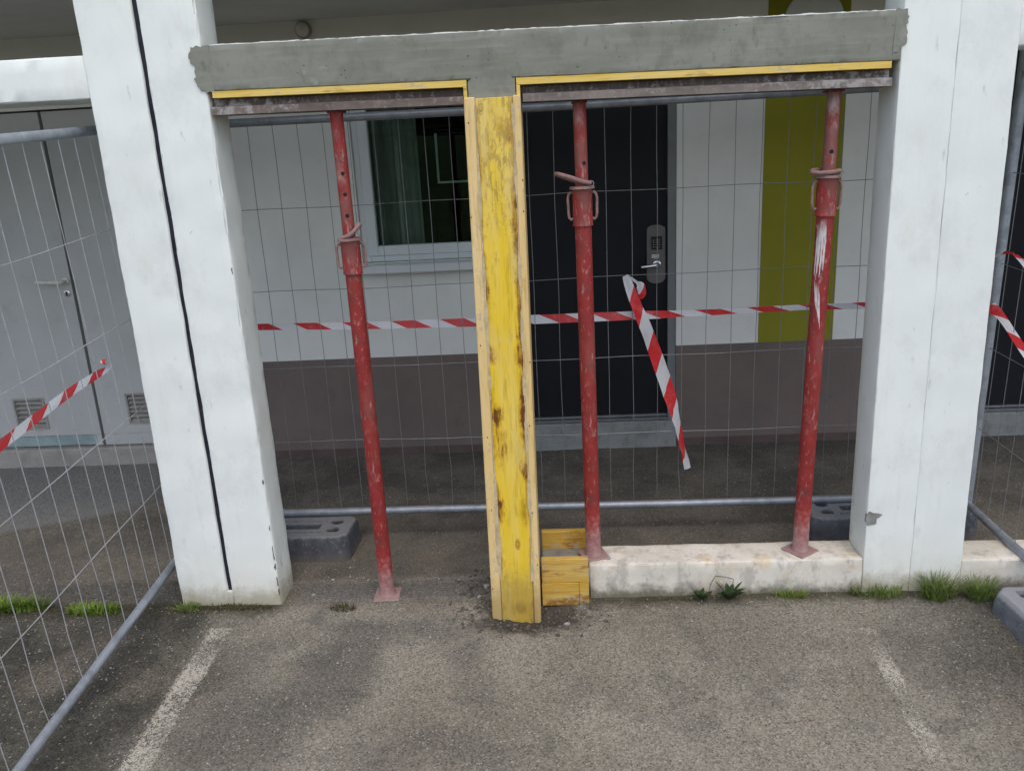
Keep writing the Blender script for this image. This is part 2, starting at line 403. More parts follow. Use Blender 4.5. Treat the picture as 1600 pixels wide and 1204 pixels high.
BLOTS = [(-0.046, 1.66, 0.010, 0.11, 0.9), (0.066, 1.48, 0.012, 0.08, 0.9), (0.040, 1.74, 0.03, 0.06, 0.35), (-0.048, 1.20, 0.012, 0.10, 0.8), (0.064, 1.12, 0.012, 0.07, 0.6), (-0.040, 0.99, 0.020, 0.035, 0.9), (0.055, 0.98, 0.020, 0.045, 0.8),
         (-0.036, 0.77, 0.024, 0.055, 1.0), (-0.030, 0.66, 0.028, 0.09, 0.7), (0.056, 0.80, 0.010, 0.16, 0.8), (0.050, 0.57, 0.018, 0.04, 0.9), (-0.044, 0.41, 0.018, 0.06, 1.0), (0.046, 0.40, 0.022, 0.06, 0.45), (0.01, 0.01, 0.05, 0.03, 0.5)]
def board_mat(name, axis, base, pale, brown, edge=None, cement=0.0, stain=0.5, end_stain=None, mottle=None):
    """sawn, yellow-varnished formwork timber; axis = grain direction"""
    n = NT(name)
    sc = {'X': (0.07, 1, 1), 'Z': (1, 1, 0.07)}[axis]
    grain = n.noise(95, 5, 0.6, n.map(scale=sc), 0.6)
    wide = n.noise(16, 4, 0.6, n.map(scale=sc))
    c = n.mix(n.ramp(wide, 0.35, 0.66), base, pale)
    c = n.mix(n.mul(n.ramp(grain, 0.50, 0.68), 0.45), c, tuple(x * 0.55 for x in base))
    ksc = {'X': (0.45, 1, 1), 'Z': (1, 1, 0.45)}[axis]
    kv = n.vor(11.0, n.map(scale=ksc, loc=(0.3, 0, 0.1)))
    rings = n.math('SINE', n.mul(kv, 130.0))
    kn = n.ramp(kv, 0.15, 0.07)
    c = n.mix(n.mul(kn, n.ramp(rings, -0.3, 0.8, 0.35, 0.9)), c, (brown[0] * 1.4, brown[1] * 1.3, brown[2]))
    pb = n.noise(6.5, 6, 0.7, n.map(scale={'X': (0.35, 1, 1), 'Z': (1, 1, 0.35)}[axis], loc=(1.7, 0, 0.6)))
    st = n.ramp(n.math('ADD', pb, n.mul(grain, 0.22)), 0.72 - 0.15 * stain, 0.84 - 0.15 * stain)
    if edge:
        xc, hw = edge
        p = n.xyz()
        e = n.math('ABSOLUTE', n.math('SUBTRACT', n.math('ADD', p[0], n.mul(n.noise(20, 3), 0.02)), xc + 0.01))
        e = n.ramp(e, hw * 0.35, hw * 0.98)
        pb2 = n.noise(9, 6, 0.7, n.map(scale=(1.2, 1, 0.75), loc=(6, 0, 1.9)))
        sv = n.math('ADD', n.mul(e, 0.26), n.math('ADD', n.mul(pb2, 1.0), n.mul(grain, 0.30)))
        halo = n.ramp(sv, 0.84, 0.97)
        c = n.mix(n.mul(halo, 0.7), c, (0.42, 0.20, 0.012))
        st = n.math('MAXIMUM', n.mul(st, 0.15), n.ramp(sv, 0.93, 1.03))
        rag = n.math('ADD', n.mul(n.math('SUBTRACT', n.noise(120, 4, 0.7, n.map(scale=(1, 1, 0.06))), 0.5), 3.2), n.mul(n.math('SUBTRACT', n.noise(38, 5, 0.75, n.map(scale=(1, 1, 0.5), loc=(3, 0, 3))), 0.5), 4.0))
        for (bx, bz, rx, rz, amt) in BLOTS:
            ex = n.mul(n.math('SUBTRACT', p[0], bx), 1 / rx); ez = n.mul(n.math('SUBTRACT', p[2], bz), 1 / rz)
            q = n.math('SUBTRACT', n.math('ADD', rag, 0.75), n.math('ADD', n.mul(ex, ex), n.mul(ez, ez)))
            c = n.mix(n.mul(n.ramp(q, -0.5, 0.5), 0.7 * amt), c, (0.44, 0.22, 0.014))
            st = n.math('MAXIMUM', st, n.mul(n.ramp(q, 0.35, 0.95), amt))
    c = n.mix(st, c, brown)
    if end_stain:
        p = n.xyz(); fz = n.ramp(n.math('ADD', p[2], n.mul(n.noise(30, 4, 0.7), -0.16)), end_stain[0], end_stain[1], 1, 0)
        c = n.mix(n.mul(fz, 0.6), c, (0.30, 0.20, 0.06))
    if cement > 0:
        ce = n.ramp(n.math('ADD', n.noise(38, 6, 0.75, n.map(scale={'X': (0.6, 1, 1), 'Z': (1, 1, 0.6)}[axis])), n.mul(n.noise(5, 2), 0.3)), 0.80 - 0.15 * cement, 0.88 - 0.12 * cement)
        c = n.mix(n.mul(ce, 0.8), c, (0.44, 0.38, 0.27))
    if mottle:
        p = n.xyz(); mm = n.ramp(p[2], mottle[0], mottle[1])
        mt = n.ramp(n.math('ADD', n.noise(70, 5, 0.75, n.map(scale=(1, 1, 0.3))), n.mul(mm, 0.14)), 0.60, 0.72)
        c = n.mix(n.mul(mt, n.ramp(mm, 0, 1, 0.2, 0.7)), c, (0.34, 0.23, 0.06))
        mt2 = n.ramp(n.math('ADD', n.noise(11, 5, 0.7, n.map(scale=(1, 1, 0.4), loc=(4, 0, 2))), n.mul(mm, 0.10)), 0.54, 0.70)
        c = n.mix(n.mul(mt2, 0.45), c, (0.66, 0.50, 0.19))
    return n.principled(c, 0.6, n.bump(n.addm(grain, n.mul(kn, 0.3)), 0.55, 0.002), 0.0, 0.3)
M['leak'] = plain('sandy_cement_leak', (0.58, 0.47, 0.28), 0.9, var=0.15, scale=30, bump=0.7, bscale=140, dirt=(0.36, 0.29, 0.19), dirt_amt=0.6)
YEL, PALE, BRN = (0.76, 0.52, 0.025), (0.76, 0.57, 0.13), (0.14, 0.05, 0.006)

def tape_mat(name, period, slant, fade=1.0, flip=0.0):
    n = NT(name)
    p = n.xyz(n.uvc())
    ph = n.math('FRACT', n.math('ADD', n.math('ADD', n.mul(p[0], 1.0 / period), n.mul(p[1], slant)), flip))
    k = n.math('GREATER_THAN', ph, 0.5)
    w = n.noise(30, 3)
    c = n.mix(k, (0.74, 0.75, 0.76), (0.62 * fade, 0.035, 0.040))
    c = n.mix(n.mul(n.ramp(w, 0.5, 0.75), 0.2), c, (0.45, 0.42, 0.42))
    n.principled(c, 0.38, n.bump(n.noise(60, 2), 0.2, 0.002), 0.0, 0.4)
    tr = n.n('ShaderNodeBsdfTranslucent'); n.put(tr.inputs[0], c)
    mx = n.n('ShaderNodeMixShader'); mx.inputs[0].default_value = 0.3
    n.t.links.new(n.p.outputs[0], mx.inputs[1]); n.t.links.new(tr.outputs[0], mx.inputs[2]); n.t.links.new(mx.outputs[0], n.out.inputs[0])
    return n.m
M['tape'] = tape_mat('barrier_tape', 0.215, -0.50)
M['tape2'] = tape_mat('barrier_tape_hanging', 0.215, -0.34, 1.15, 0.05)
M['tape3'] = tape_mat('barrier_tape_side', 0.19, 0.45)

def glass_mat():
    n = NT('window_glass')
    gl = n.n('ShaderNodeBsdfGlossy'); gl.inputs['Roughness'].default_value = 0.02; gl.inputs['Color'].default_value = (0.8, 0.9, 0.85, 1)
    tp = n.n('ShaderNodeBsdfTransparent'); tp.inputs['Color'].default_value = (0.75, 0.82, 0.78, 1)
    fr = n.n('ShaderNodeFresnel'); fr.inputs[0].default_value = 1.45
    mx = n.n('ShaderNodeMixShader'); n.t.links.new(fr.outputs[0], mx.inputs[0])
    n.t.links.new(tp.outputs[0], mx.inputs[1]); n.t.links.new(gl.outputs[0], mx.inputs[2]); n.t.links.new(mx.outputs[0], n.out.inputs[0])
    return n.m
M['glass'] = glass_mat()

def ground_mat():
    n = NT('asphalt')
    p = n.xyz()
    agg = n.vor(190, None, 'F1', 'Color'); aggv = n.xyz(agg)[0]
    agg2 = n.noise(330, 2, 0.8)
    fine = agg2
    big = n.noise(1.6, 6, 0.6, n.map(loc=(2.2, 1.4, 0)))
    mid = n.noise(5.0, 6, 0.65, n.map(loc=(0.7, 0.2, 0)))
    # car park: dusty brown-grey over dark stone
    a = n.mix(n.ramp(big, 0.38, 0.62), (0.198, 0.182, 0.142), (0.252, 0.232, 0.184))
    a = n.mix(n.mul(n.ramp(mid, 0.50, 0.68), 0.65), a, (0.140, 0.130, 0.105))
    # side strips past the parking lines: bare dark asphalt
    wob = n.mul(n.math('SUBTRACT', n.noise(3.2, 4), 0.5), 0.55)
    xl = n.math('ADD', n.math('ADD', p[0], wob), n.mul(n.math('SUBTRACT', p[1], 2.3), -0.05))
    dl = n.ramp(xl, -1.10, -1.48, 0.0, 1.0)
    dr = n.ramp(xl, 1.05, 1.55, 0.0, 1.0)
    d = n.math('MAXIMUM', dl, n.mul(dr, 0.75))
    a = n.mix(d, a, n.mix(n.ramp(mid, 0.4, 0.65), (0.052, 0.049, 0.038), (0.092, 0.086, 0.067)))
    # reddish dust
    a = n.mix(n.mul(n.ramp(n.noise(2.4, 4, 0.6, n.map(loc=(9, 4, 0))), 0.52, 0.68), 0.35), a, (0.215, 0.178, 0.140))
    # oil-dark patches
    a = n.mix(n.mul(n.ramp(n.noise(2.9, 5, 0.6, n.map(loc=(4.6, 7.7, 0))), 0.54, 0.72), 0.45), a, (0.085, 0.080, 0.077))
    for (bx, by, rx, ry, amt) in ((-0.80, 2.42, 0.15, 0.28, 0.75), (-1.02, 2.12, 0.22, 0.22, 0.7), (-0.55, 2.62, 0.28, 0.07, 0.45), (-0.45, 2.02, 0.35, 0.08, 0.4), (1.30, 2.45, 0.2, 0.3, 0.45)):
        ex = n.mul(n.math('SUBTRACT', n.math('ADD', p[0], n.mul(wob, 0.6)), bx), 1 / rx); ey = n.mul(n.math('SUBTRACT', n.math('ADD', p[1], n.mul(wob, 0.5)), by), 1 / ry)
        bl_ = n.ramp(n.math('ADD', n.mul(ex, ex), n.mul(ey, ey)), 0.1, 1.6, 1.0, 0.0)
        a = n.mix(n.mul(n.mul(bl_, amt), n.ramp(fine, 0.25, 0.7, 1.0, 0.6)), a, (0.078, 0.074, 0.066))
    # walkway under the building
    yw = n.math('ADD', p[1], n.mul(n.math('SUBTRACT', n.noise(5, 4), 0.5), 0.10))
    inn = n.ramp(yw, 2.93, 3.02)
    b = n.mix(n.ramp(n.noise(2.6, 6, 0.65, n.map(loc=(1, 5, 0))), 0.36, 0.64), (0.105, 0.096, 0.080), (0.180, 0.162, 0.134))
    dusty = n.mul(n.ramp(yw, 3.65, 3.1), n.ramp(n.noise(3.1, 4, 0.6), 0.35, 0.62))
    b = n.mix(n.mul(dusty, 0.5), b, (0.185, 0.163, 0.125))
    # pale patch with a slanting edge in front of the service doors
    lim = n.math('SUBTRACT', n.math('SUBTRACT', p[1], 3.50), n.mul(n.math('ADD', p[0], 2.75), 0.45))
    dry = n.mul(n.ramp(n.math('ADD', lim, n.mul(wob, 0.15)), -0.03, 0.05), n.ramp(p[0], -2.05, -2.35))  # mask of the pale patch
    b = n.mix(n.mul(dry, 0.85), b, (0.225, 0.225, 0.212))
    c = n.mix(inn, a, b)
    # smooth strip where the low wall was taken out
    st = n.mul(n.mul(n.ramp(yw, 2.80, 2.84), n.ramp(yw, 2.98, 2.94)), n.mul(n.ramp(p[0], -1.15, -1.0), n.ramp(p[0], -0.20, -0.32)))
    c = n.mix(n.mul(st, 0.75), c, (0.125, 0.118, 0.108))
    st2 = n.mul(n.mul(n.ramp(yw, 2.80, 2.83), n.ramp(yw, 2.98, 2.95)), n.ramp(p[0], -1.5, -1.62))
    c = n.mix(n.mul(st2, 0.6), c, (0.13, 0.122, 0.105))
    # damp earth round the post hole
    dx = n.math('SUBTRACT', p[0], -0.15); dy = n.math('SUBTRACT', p[1], 2.72)
    rr = n.math('SQRT', n.math('ADD', n.mul(n.mul(dx, dx), 0.55), n.mul(dy, dy)))
    rr = n.math('ADD', rr, n.mul(n.math('SUBTRACT', n.noise(12, 5, 0.7), 0.5), 0.14))
    hole = n.ramp(rr, 0.10, 0.17, 1.0, 0.0)
    c = n.mix(n.mul(hole, 0.9), c, (0.050, 0.043, 0.033))
    # moss and dirt line along the wall foot, deepened as painted contact shadow
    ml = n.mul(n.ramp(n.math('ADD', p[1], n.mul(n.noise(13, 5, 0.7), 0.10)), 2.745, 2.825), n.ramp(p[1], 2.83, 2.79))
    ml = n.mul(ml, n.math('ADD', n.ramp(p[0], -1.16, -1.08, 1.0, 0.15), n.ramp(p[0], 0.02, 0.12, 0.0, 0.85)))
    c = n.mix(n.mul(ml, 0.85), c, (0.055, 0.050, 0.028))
    # stone chips in the surface
    rough_amt = n.ramp(inn, 0, 1, 1.0, 0.55)
    v = n.math('ADD', n.mul(aggv, 0.6), n.mul(agg2, 0.4))
    k = n.math('ADD', 1.0, n.mul(n.math('SUBTRACT', v, 0.5), n.mul(rough_amt, n.ramp(d, 0, 1, 1.1, 1.5))))
    g = n.n('ShaderNodeCombineXYZ'); n.put(g.inputs[0], k); n.put(g.inputs[1], k); n.put(g.inputs[2], k)
    c = n.mix(1.0, c, g.outputs[0], 'MULTIPLY')
    spk = n.math('GREATER_THAN', n.xyz(agg)[1], 0.982)
    c = n.mix(n.mul(spk, 0.6), c, (0.42, 0.40, 0.35))
    spd = n.math('LESS_THAN', n.xyz(agg)[2], 0.06)
    c = n.mix(n.mul(spd, 0.6), c, (0.05, 0.047, 0.042))
    hb = n.bump(n.noise(170, 3, 0.75), 0.8, 0.005)
    
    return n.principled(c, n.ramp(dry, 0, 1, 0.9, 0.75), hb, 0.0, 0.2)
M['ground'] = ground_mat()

def line_mat():
    n = NT('worn_road_paint')
    uv = n.xyz(n.uvc())
    e = n.ramp(n.math('ABSOLUTE', n.math('SUBTRACT', uv[0], 0.5)), 0.22, 0.5)
    f = n.noise(95, 4, 0.8); g = n.noise(9, 4, 0.65)
    agg = n.ramp(n.noise(260, 2, 0.8), 0.3, 0.7, -0.12, 0.12)
    s = n.math('ADD', n.math('ADD', n.mul(f, 1.25), n.mul(g, 0.45)), agg)
    s = n.math('SUBTRACT', s, n.mul(e, 0.35))
    s = n.math('SUBTRACT', s, uv[1])          # v carries how worn the spot is
    k = n.ramp(s, 0.72, 0.86)
    c = n.mix(n.ramp(f, 0.4, 0.7), (0.56, 0.53, 0.44), (0.40, 0.37, 0.30))
    n.principled(c, 0.9, n.bump(f, 0.6, 0.003), 0.0, 0.15)
    tp = n.n('ShaderNodeBsdfTransparent'); mx = n.n('ShaderNodeMixShader'); n.put(mx.inputs[0], n.mul(k, 0.85))
    n.t.links.new(tp.outputs[0], mx.inputs[1]); n.t.links.new(n.p.outputs[0], mx.inputs[2]); n.t.links.new(mx.outputs[0], n.out.inputs[0])
    return n.m
M['line'] = line_mat()

# ------------------------------------------------------------------ setting: the ground
F, DEP, WALL = 2.79, 0.16, 4.45
def gbase(x, y):
    if y >= F: z = 0.0
    else: z = 0.07 * (max(y, -1.0) - F)
    return z
def gz(x, y):
    z = gbase(x, y)
    if abs(x) < 3.5 and 0.5 < y < 4.6:
        z += 0.005 * mnoise.noise(Vector((x * 3, y * 3, 0))) + 0.0022 * mnoise.noise(Vector((x * 17, y * 17, 3))) + 0.0012 * mnoise.noise(Vector((x * 55, y * 55, 7)))
        d2 = ((x + 0.15) / 0.20) ** 2 + ((y - 2.70) / 0.10) ** 2
        hole = math.exp(-d2 * 1.3)
        z -= 0.048 * hole
        z += hole * 0.012 * mnoise.noise(Vector((x * 40, y * 40, 1)))
        ring = math.exp(-((math.sqrt(d2) - 1.35) / 0.25) ** 2)
        z += ring * 0.008 * max(0, mnoise.noise(Vector((x * 25, y * 25, 4))) + 0.3)
        if -1.13 < x < -0.3 and F < y < 2.96: z -= 0.006
    return z
def axis(dense0, dense1, step, far):
    L = [dense0 + step * i for i in range(int(round((dense1 - dense0) / step)) + 1)]
    lo, hi, s = [], [], step
    x = L[0]
    while x > -far: s *= 1.6; x -= s; lo.append(x)
    x = L[-1]; s = step
    while x < far: s *= 1.6; x += s; hi.append(x)
    return lo[::-1] + L + hi
GX, GY = axis(-2.4, 2.1, 0.016, 400), axis(1.7, 3.3, 0.016, 400)
mb = MB(); nx = len(GX)
mb.v = [(x, y, gz(x, y)) for y in GY for x in GX]
mb.f = [(j * nx + i, j * nx + i + 1, (j + 1) * nx + i + 1, (j + 1) * nx + i) for j in range(len(GY) - 1) for i in range(nx - 1)]
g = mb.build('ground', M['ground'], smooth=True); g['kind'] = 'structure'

def paint_line(x0a, x1a, ya, x0b, x1b, yb, wear):
    mb = MB(); mb.uv = []; nj, ni = 70, 8
    for j in range(nj + 1):
        t = j / nj; y = ya + (yb - ya) * t
        for i in range(ni + 1):
            s = i / ni; x = (x0a + (x0b - x0a) * t) * (1 - s) + (x1a + (x1b - x1a) * t) * s
            mb.v.append((x, y, gz(x, y) + 0.003)); mb.uv.append((s, wear(t)))
    mb.f = [(j * (ni + 1) + i, j * (ni + 1) + i + 1, (j + 1) * (ni + 1) + i + 1, (j + 1) * (ni + 1) + i) for j in range(nj) for i in range(ni)]
    o = mb.build('painted_line', M['line'], smooth=True); o['kind'] = 'structure'; return o
paint_line(-1.385, -1.245, 2.64, -1.40, -1.235, 1.0, lambda t: 0.05 + 0.05 * math.sin(t * 25))
paint_line(1.005, 1.10, 2.57, 0.95, 1.05, 1.0, lambda t: 0.10 + 0.07 * math.sin(t * 34))

# grass bank behind the viewer, seen only as the green reflection in the window pane
mb = MB(); nx_, ny_ = 81, 25
for j in range(ny_):
    for i in range(nx_):
        x = -40 + i; y = -7.5 - 12 * j / (ny_ - 1); t = j / (ny_ - 1); t = t * t * (3 - 2 * t)
        mb.v.append((x, y, -0.36 + 3.4 * t + 0.25 * t * mnoise.noise(Vector((x * 0.4, y * 0.5, 0))) + 0.08 * mnoise.noise(Vector((x * 1.7, y * 1.9, 4)))))
mb.f = [(j * nx_ + i, j * nx_ + i + 1, (j + 1) * nx_ + i + 1, (j + 1) * nx_ + i) for j in range(ny_ - 1) for i in range(nx_ - 1)]
o = mb.build('grass_bank', plain('bank_grass', (0.055, 0.085, 0.025), 0.95, var=0.25, scale=1.5, bump=0.8, bscale=8, dirt=(0.10, 0.10, 0.04), dirt_amt=0.5), None, True); o['kind'] = 'structure'

# ------------------------------------------------------------------ the building behind the arcade
bld = empty('apartment_building', (0, WALL, 0), 'white and brown apartment building front with doors and window under the covered walkway', 'building')
HC = 2.385
XL, XR = -7.0, 7.0
def wallbox(name, x0, x1, z0, z1, mat, y0=WALL, y1=WALL + 0.22): return MB().box(x0, x1, y0, y1, z0, z1).build(name, M[mat], bld)
ZB = 0.592
WX0, WX1, WZ0, WZ1 = -1.065, -0.30, 1.13, 2.15     # window opening
DX0, DX1, DZ0, DZ1 = -0.27, 0.66, 0.14, 2.16       # black door opening
# white render, cut round the openings (butted end to end)
wallbox('wall', -2.02, WX0, ZB, HC, 'wall_white'); wallbox('wall', WX0, WX1, ZB, WZ0, 'wall_white')
wallbox('wall', WX0, WX1, WZ1, HC, 'wall_white'); wallbox('wall', WX1, DX0, ZB, HC, 'wall_white')
wallbox('wall', DX0, DX1, DZ1, HC, 'wall_white'); wallbox('wall', DX1, 1.985, ZB, HC, 'wall_white')
wallbox('painted_base_band', -2.02, DX0, 0.045, ZB, 'wall_brown'); wallbox('painted_base_band', DX1, 1.985, 0.045, ZB, 'wall_brown')
wallbox('base_foot', -2.02, DX0, -0.1, 0.045, 'wall_skirt', WALL - 0.003); wallbox('base_foot', DX1, 1.985, -0.1, 0.045, 'wall_skirt', WALL - 0.003)
o = wallbox('painted_stripe', 1.112, 1.517, ZB + 0.001, HC - 0.001, 'wall_green', WALL - 0.003, WALL - 0.0005); o['label'] = 'olive green painted wall stripe'
# window
win = MB()
fy0, fy1 = WALL + 0.005, WALL + 0.075
def frame(mb, x0, x1, z0, z1, w, y0, y1, b=0.004):
    mb.bbox(x0, x0 + w, y0, y1, z0, z1, b); mb.bbox(x1 - w, x1, y0, y1, z0, z1, b)
    mb.bbox(x0 + w, x1 - w, y0, y1, z0, z0 + w, b); mb.bbox(x0 + w, x1 - w, y0, y1, z1 - w, z1, b); return mb
w = frame(MB(), WX0 + 0.002, WX1 - 0.002, WZ0 + 0.002, WZ1 - 0.002, 0.045, fy0 + 0.012, fy1).build('window', M['pvc'], bld)
w['label'] = 'white framed window with green cloth standing in for reflections'
wsash = frame(MB(), WX0 + 0.035, WX1 - 0.035, WZ0 + 0.035, WZ1 - 0.035, 0.055, fy0 + 0.002, fy1 - 0.01)
def sub(mb, name, mat, par, smooth=False):
    """a child of a part: vertices stay in world space relative to the building"""
    o = mb.build(name, mat, None, smooth)
    o.parent = par
    for v in o.data.vertices: v.co -= bld.location
    return o
sub(wsash, 'sash', M['pvc'], w)
sub(MB().box(WX0 + 0.085, WX1 - 0.085, WALL + 0.035, WALL + 0.041, WZ0 + 0.085, WZ1 - 0.085), 'pane', M['glass'], w)
sub(MB().bbox(WX0 - 0.03, WX1 + 0.03, WALL - 0.10, WALL + 0.018, WZ0 - 0.052, WZ0 - 0.004, 0.006), 'sill', M['pvc'], w)
wallbox('wall', WX0, WX1, WZ0 - 0.003, WZ0, 'wall_white', WALL + 0.02, WALL + 0.2)
# green cloth added in place of a reflection, and room behind the pane
mb = MB(); n = 60
for i in range(n + 1):
    x = -1.02 + 0.29 * i / n
    y = WALL + 0.15 + 0.010 * math.sin(i * 0.5) + 0.004 * math.sin(i * 1.3)
    mb.v += [(x, y, 1.0), (x, y, 2.2)]
mb.f = [(2 * i, 2 * i + 2, 2 * i + 3, 2 * i + 1) for i in range(n)]
sub(mb, 'reflection_cloth', M['reflection_cloth'], w, True)
room = MB().box(-1.35, 0.1, WALL + 1.6, WALL + 1.65, 0.3, 2.38).box(-1.40, -1.35, WALL + 0.2195, WALL + 1.65, 0.3, 2.38).box(0.1, 0.15, WALL + 0.2195, WALL + 1.65, 0.3, 2.38)
room.box(-1.4, 0.15, WALL + 0.2195, WALL + 1.65, 2.385, 2.43).box(-1.4, 0.15, WALL + 0.2195, WALL + 1.65, 0.25, 0.3)
room.build('room', M['room'], bld)
pf = MB().bbox(-0.628, -0.616, WALL + 0.10, WALL + 0.112, 1.535, 1.80, 0.002).bbox(-0.616, -0.44, WALL + 0.10, WALL + 0.112, 1.535, 1.547, 0.002)  # thin white L built to stand in for a reflection in the pane
sub(pf, 'reflection_bar', M['pvc'], w)

def black_door(x0, x1, z0, z1, hinge_left=True, detail=True):
    leaf = MB().bbox(x0 + 0.002, x1 - 0.045, WALL + 0.035, WALL + 0.085, z0 + 0.05, z1 - 0.04, 0.003).build('door', M['door_black'], bld)
    leaf['label'] = 'black flush entrance door'
    fr = MB().box(x1 - 0.045, x1 - 0.002, WALL + 0.004, WALL + 0.12, z0, z1 - 0.001).box(x0 + 0.001, x1 - 0.045, WALL + 0.03, WALL + 0.12, z1 - 0.04, z1 - 0.001)
    sub(fr, 'door_frame', M['door_jamb'], leaf)
    th = MB().bbox(x0 + 0.003, x1 - 0.047, WALL - 0.012, WALL + 0.10, z0 + 0.022, z0 + 0.032, 0.002).bbox(x0 + 0.003, x1 - 0.047, WALL + 0.020, WALL + 0.10, z0 + 0.036, z0 + 0.047, 0.002)
    sub(th, 'threshold', M['alu'], leaf)
    stp = MB().bbox(x0, x1, WALL - 0.02, WALL + 0.2, -0.1, z0 + 0.018, 0.006).build('door_step', M['step'], bld)
    return leaf
dl = black_door(DX0, DX1, DZ0, DZ1)
# electronic lock
lx0, lx1, lz0, lz1 = 0.503, 0.602, 0.945, 1.262
pts = []
for k in range(9):
    a = math.pi * k / 8; pts.append(((lx0 + lx1) / 2 + (lx1 - lx0) / 2 * math.cos(a), lz1 - 0.022 + 0.022 * math.sin(a)))
for k in range(9):
    a = math.pi + math.pi * k / 8; pts.append(((lx0 + lx1) / 2 + (lx1 - lx0) / 2 * math.cos(a), lz0 + 0.03 + 0.03 * math.sin(a)))
pl = sub(MB().poly(pts, WALL + 0.012, WALL + 0.034), 'lock_plate', M['lock'], dl)
sub(MB().bbox(0.527, 0.585, WALL + 0.004, WALL + 0.0115, 1.130, 1.200, 0.003), 'keypad', M['keypad'], dl)
kb = MB().bbox(0.524, 0.588, WALL + 0.005, WALL + 0.0112, 1.2005, 1.2055, 0.001).bbox(0.5225, 0.5265, WALL + 0.005, WALL + 0.0112, 1.15, 1.198, 0.001)
for r_ in range(4):
    for c_ in range(3):
        kb.bbox(0.534 + c_ * 0.015, 0.543 + c_ * 0.015, WALL + 0.0025, WALL + 0.0038, 1.140 + r_ * 0.013, 1.147 + r_ * 0.013, 0.0004)
sub(kb, 'keypad_trim', M['lock'], dl)
sub(MB().bbox(0.527, 0.572, WALL + 0.003, WALL + 0.0115, 1.08, 1.11, 0.004), 'card_slot', M['chrome'], dl)
hd = MB().tube([(0.555, WALL + 0.0115, 1.052), (0.555, WALL - 0.035, 1.052), (0.545, WALL - 0.045, 1.052), (0.52, WALL - 0.047, 1.050), (0.465, WALL - 0.045, 1.045)], [0.013, 0.012, 0.013, 0.011, 0.008], 12)
hd.lathe([(0.022, 0.0), (0.022, -0.010), (0.016, -0.014)], 16, (0.555, WALL + 0.0115, 1.052), 'Y')
sub(hd, 'door_handle', M['chrome'], dl, True)
# second black door, beyond the right column
wallbox('wall', 1.985, 3.0, 2.16, HC, 'wall_white'); wallbox('wall', 3.0, XR, ZB, HC, 'wall_white'); wallbox('painted_base_band', 3.0, XR, -0.1, ZB, 'wall_brown')
black_door(1.985, 3.0, 0.12, 2.16)
# grey service doors on the left
plz = 0.115
wallbox('wall', XL, -2.02, 2.03, HC, 'wall_white'); wallbox('door_backing', XL, -2.02, plz, 2.03, 'seam', WALL + 0.056)
MB().bbox(XL, -2.02, WALL - 0.03, WALL + 0.2, -0.1, plz - 0.004, 0.008).build('plinth', M['plinth'], bld)
def grey_leaf(x0, x1, z0, vents, label):
    lf = MB()
    cur = x0
    for (vx0, vx1, vz0, vz1) in vents:
        lf.box(cur, vx0, WALL + 0.01, WALL + 0.05, z0, 2.02); lf.box(vx0, vx1, WALL + 0.01, WALL + 0.05, z0, vz0); lf.box(vx0, vx1, WALL + 0.01, WALL + 0.05, vz1, 2.02); cur = vx1
    lf.box(cur, x1, WALL + 0.01, WALL + 0.05, z0, 2.02)
    lf = lf.build('service_door', M['grey_metal_door'], bld); lf['label'] = label
    for (vx0, vx1, vz0, vz1) in vents:
        vf = frame(MB(), vx0 - 0.012, vx1 + 0.012, vz0 - 0.012, vz1 + 0.012, 0.0125, WALL + 0.004, WALL + 0.012, 0.001)
        sub(vf, 'vent_frame', M['louvre'], lf)
        nsl = 6; hgt = (vz1 - vz0) / nsl
        for k in range(nsl):
            zc = vz0 + (k + 0.5) * hgt; d = hgt * 0.36
            pr = [(WALL + 0.008, zc - d - 0.002), (WALL + 0.008, zc - d + 0.001), (WALL + 0.036, zc + d), (WALL + 0.036, zc + d - 0.003)]
            sub(MB().prism(pr, vx0 + 0.002, vx1 - 0.002), 'slat', M['louvre'], lf)
    return lf
ga = grey_leaf(-3.78, -2.757, 0.185, [(-3.25, -3.078, 0.24, 0.412)], 'grey service door with lever handle and low vent')
sub(MB().bbox(-3.78, -2.79, WALL + 0.018, WALL + 0.045, plz + 0.002, 0.183, 0.002), 'kick_plate', M['kick'], ga)
sub(MB().box(-2.788, -2.757, WALL + 0.011, WALL + 0.05, plz + 0.001, 0.1835), 'frame_foot', M['grey_metal_door'], ga)
hh = MB().lathe([(0.02, 0.0), (0.02, -0.008), (0.012, -0.01)], 16, (-2.785, WALL + 0.01, 1.107), 'Y').tube([(-2.785, WALL, 1.107), (-2.785, WALL - 0.04, 1.107), (-2.80, WALL - 0.048, 1.107), (-2.925, WALL - 0.048, 1.112)], [0.010, 0.010, 0.010, 0.009], 10)
sub(hh, 'door_handle', M['lamp_white'], ga, True)
sub(MB().lathe([(0.018, 0.0), (0.018, -0.006), (0.013, -0.008)], 16, (-2.79, WALL + 0.01, 1.037), 'Y'), 'lock_cylinder', M['chrome'], ga)
sub(MB().poly([(-2.793, 1.025), (-2.787, 1.025), (-2.787, 1.045), (-2.793, 1.045)], WALL - 0.0005, WALL + 0.002), 'keyhole', M['dark'], ga)
gb = grey_leaf(-2.738, -2.03, 0.185, [(-2.555, -2.38, 0.255, 0.42)], 'narrow grey fixed panel with low vent')
sub(MB().bbox(-2.738, -2.03, WALL + 0.006, WALL + 0.05, plz + 0.001, 0.1835, 0.003), 'bottom_rail', M['grey_metal_door'], gb)
gc = grey_leaf(XL, -3.80, plz, [], 'plain grey fixed panel')
# ceiling, upper storeys
MB().box(XL, XR, F, WALL + 0.22, HC, HC + 0.25).build('ceiling', M['ceiling'], bld)
MB().box(XL, XR, F + 0.001, WALL + 6, HC + 0.2501, 9.0).build('upper_storey', M['wall_white'], bld)
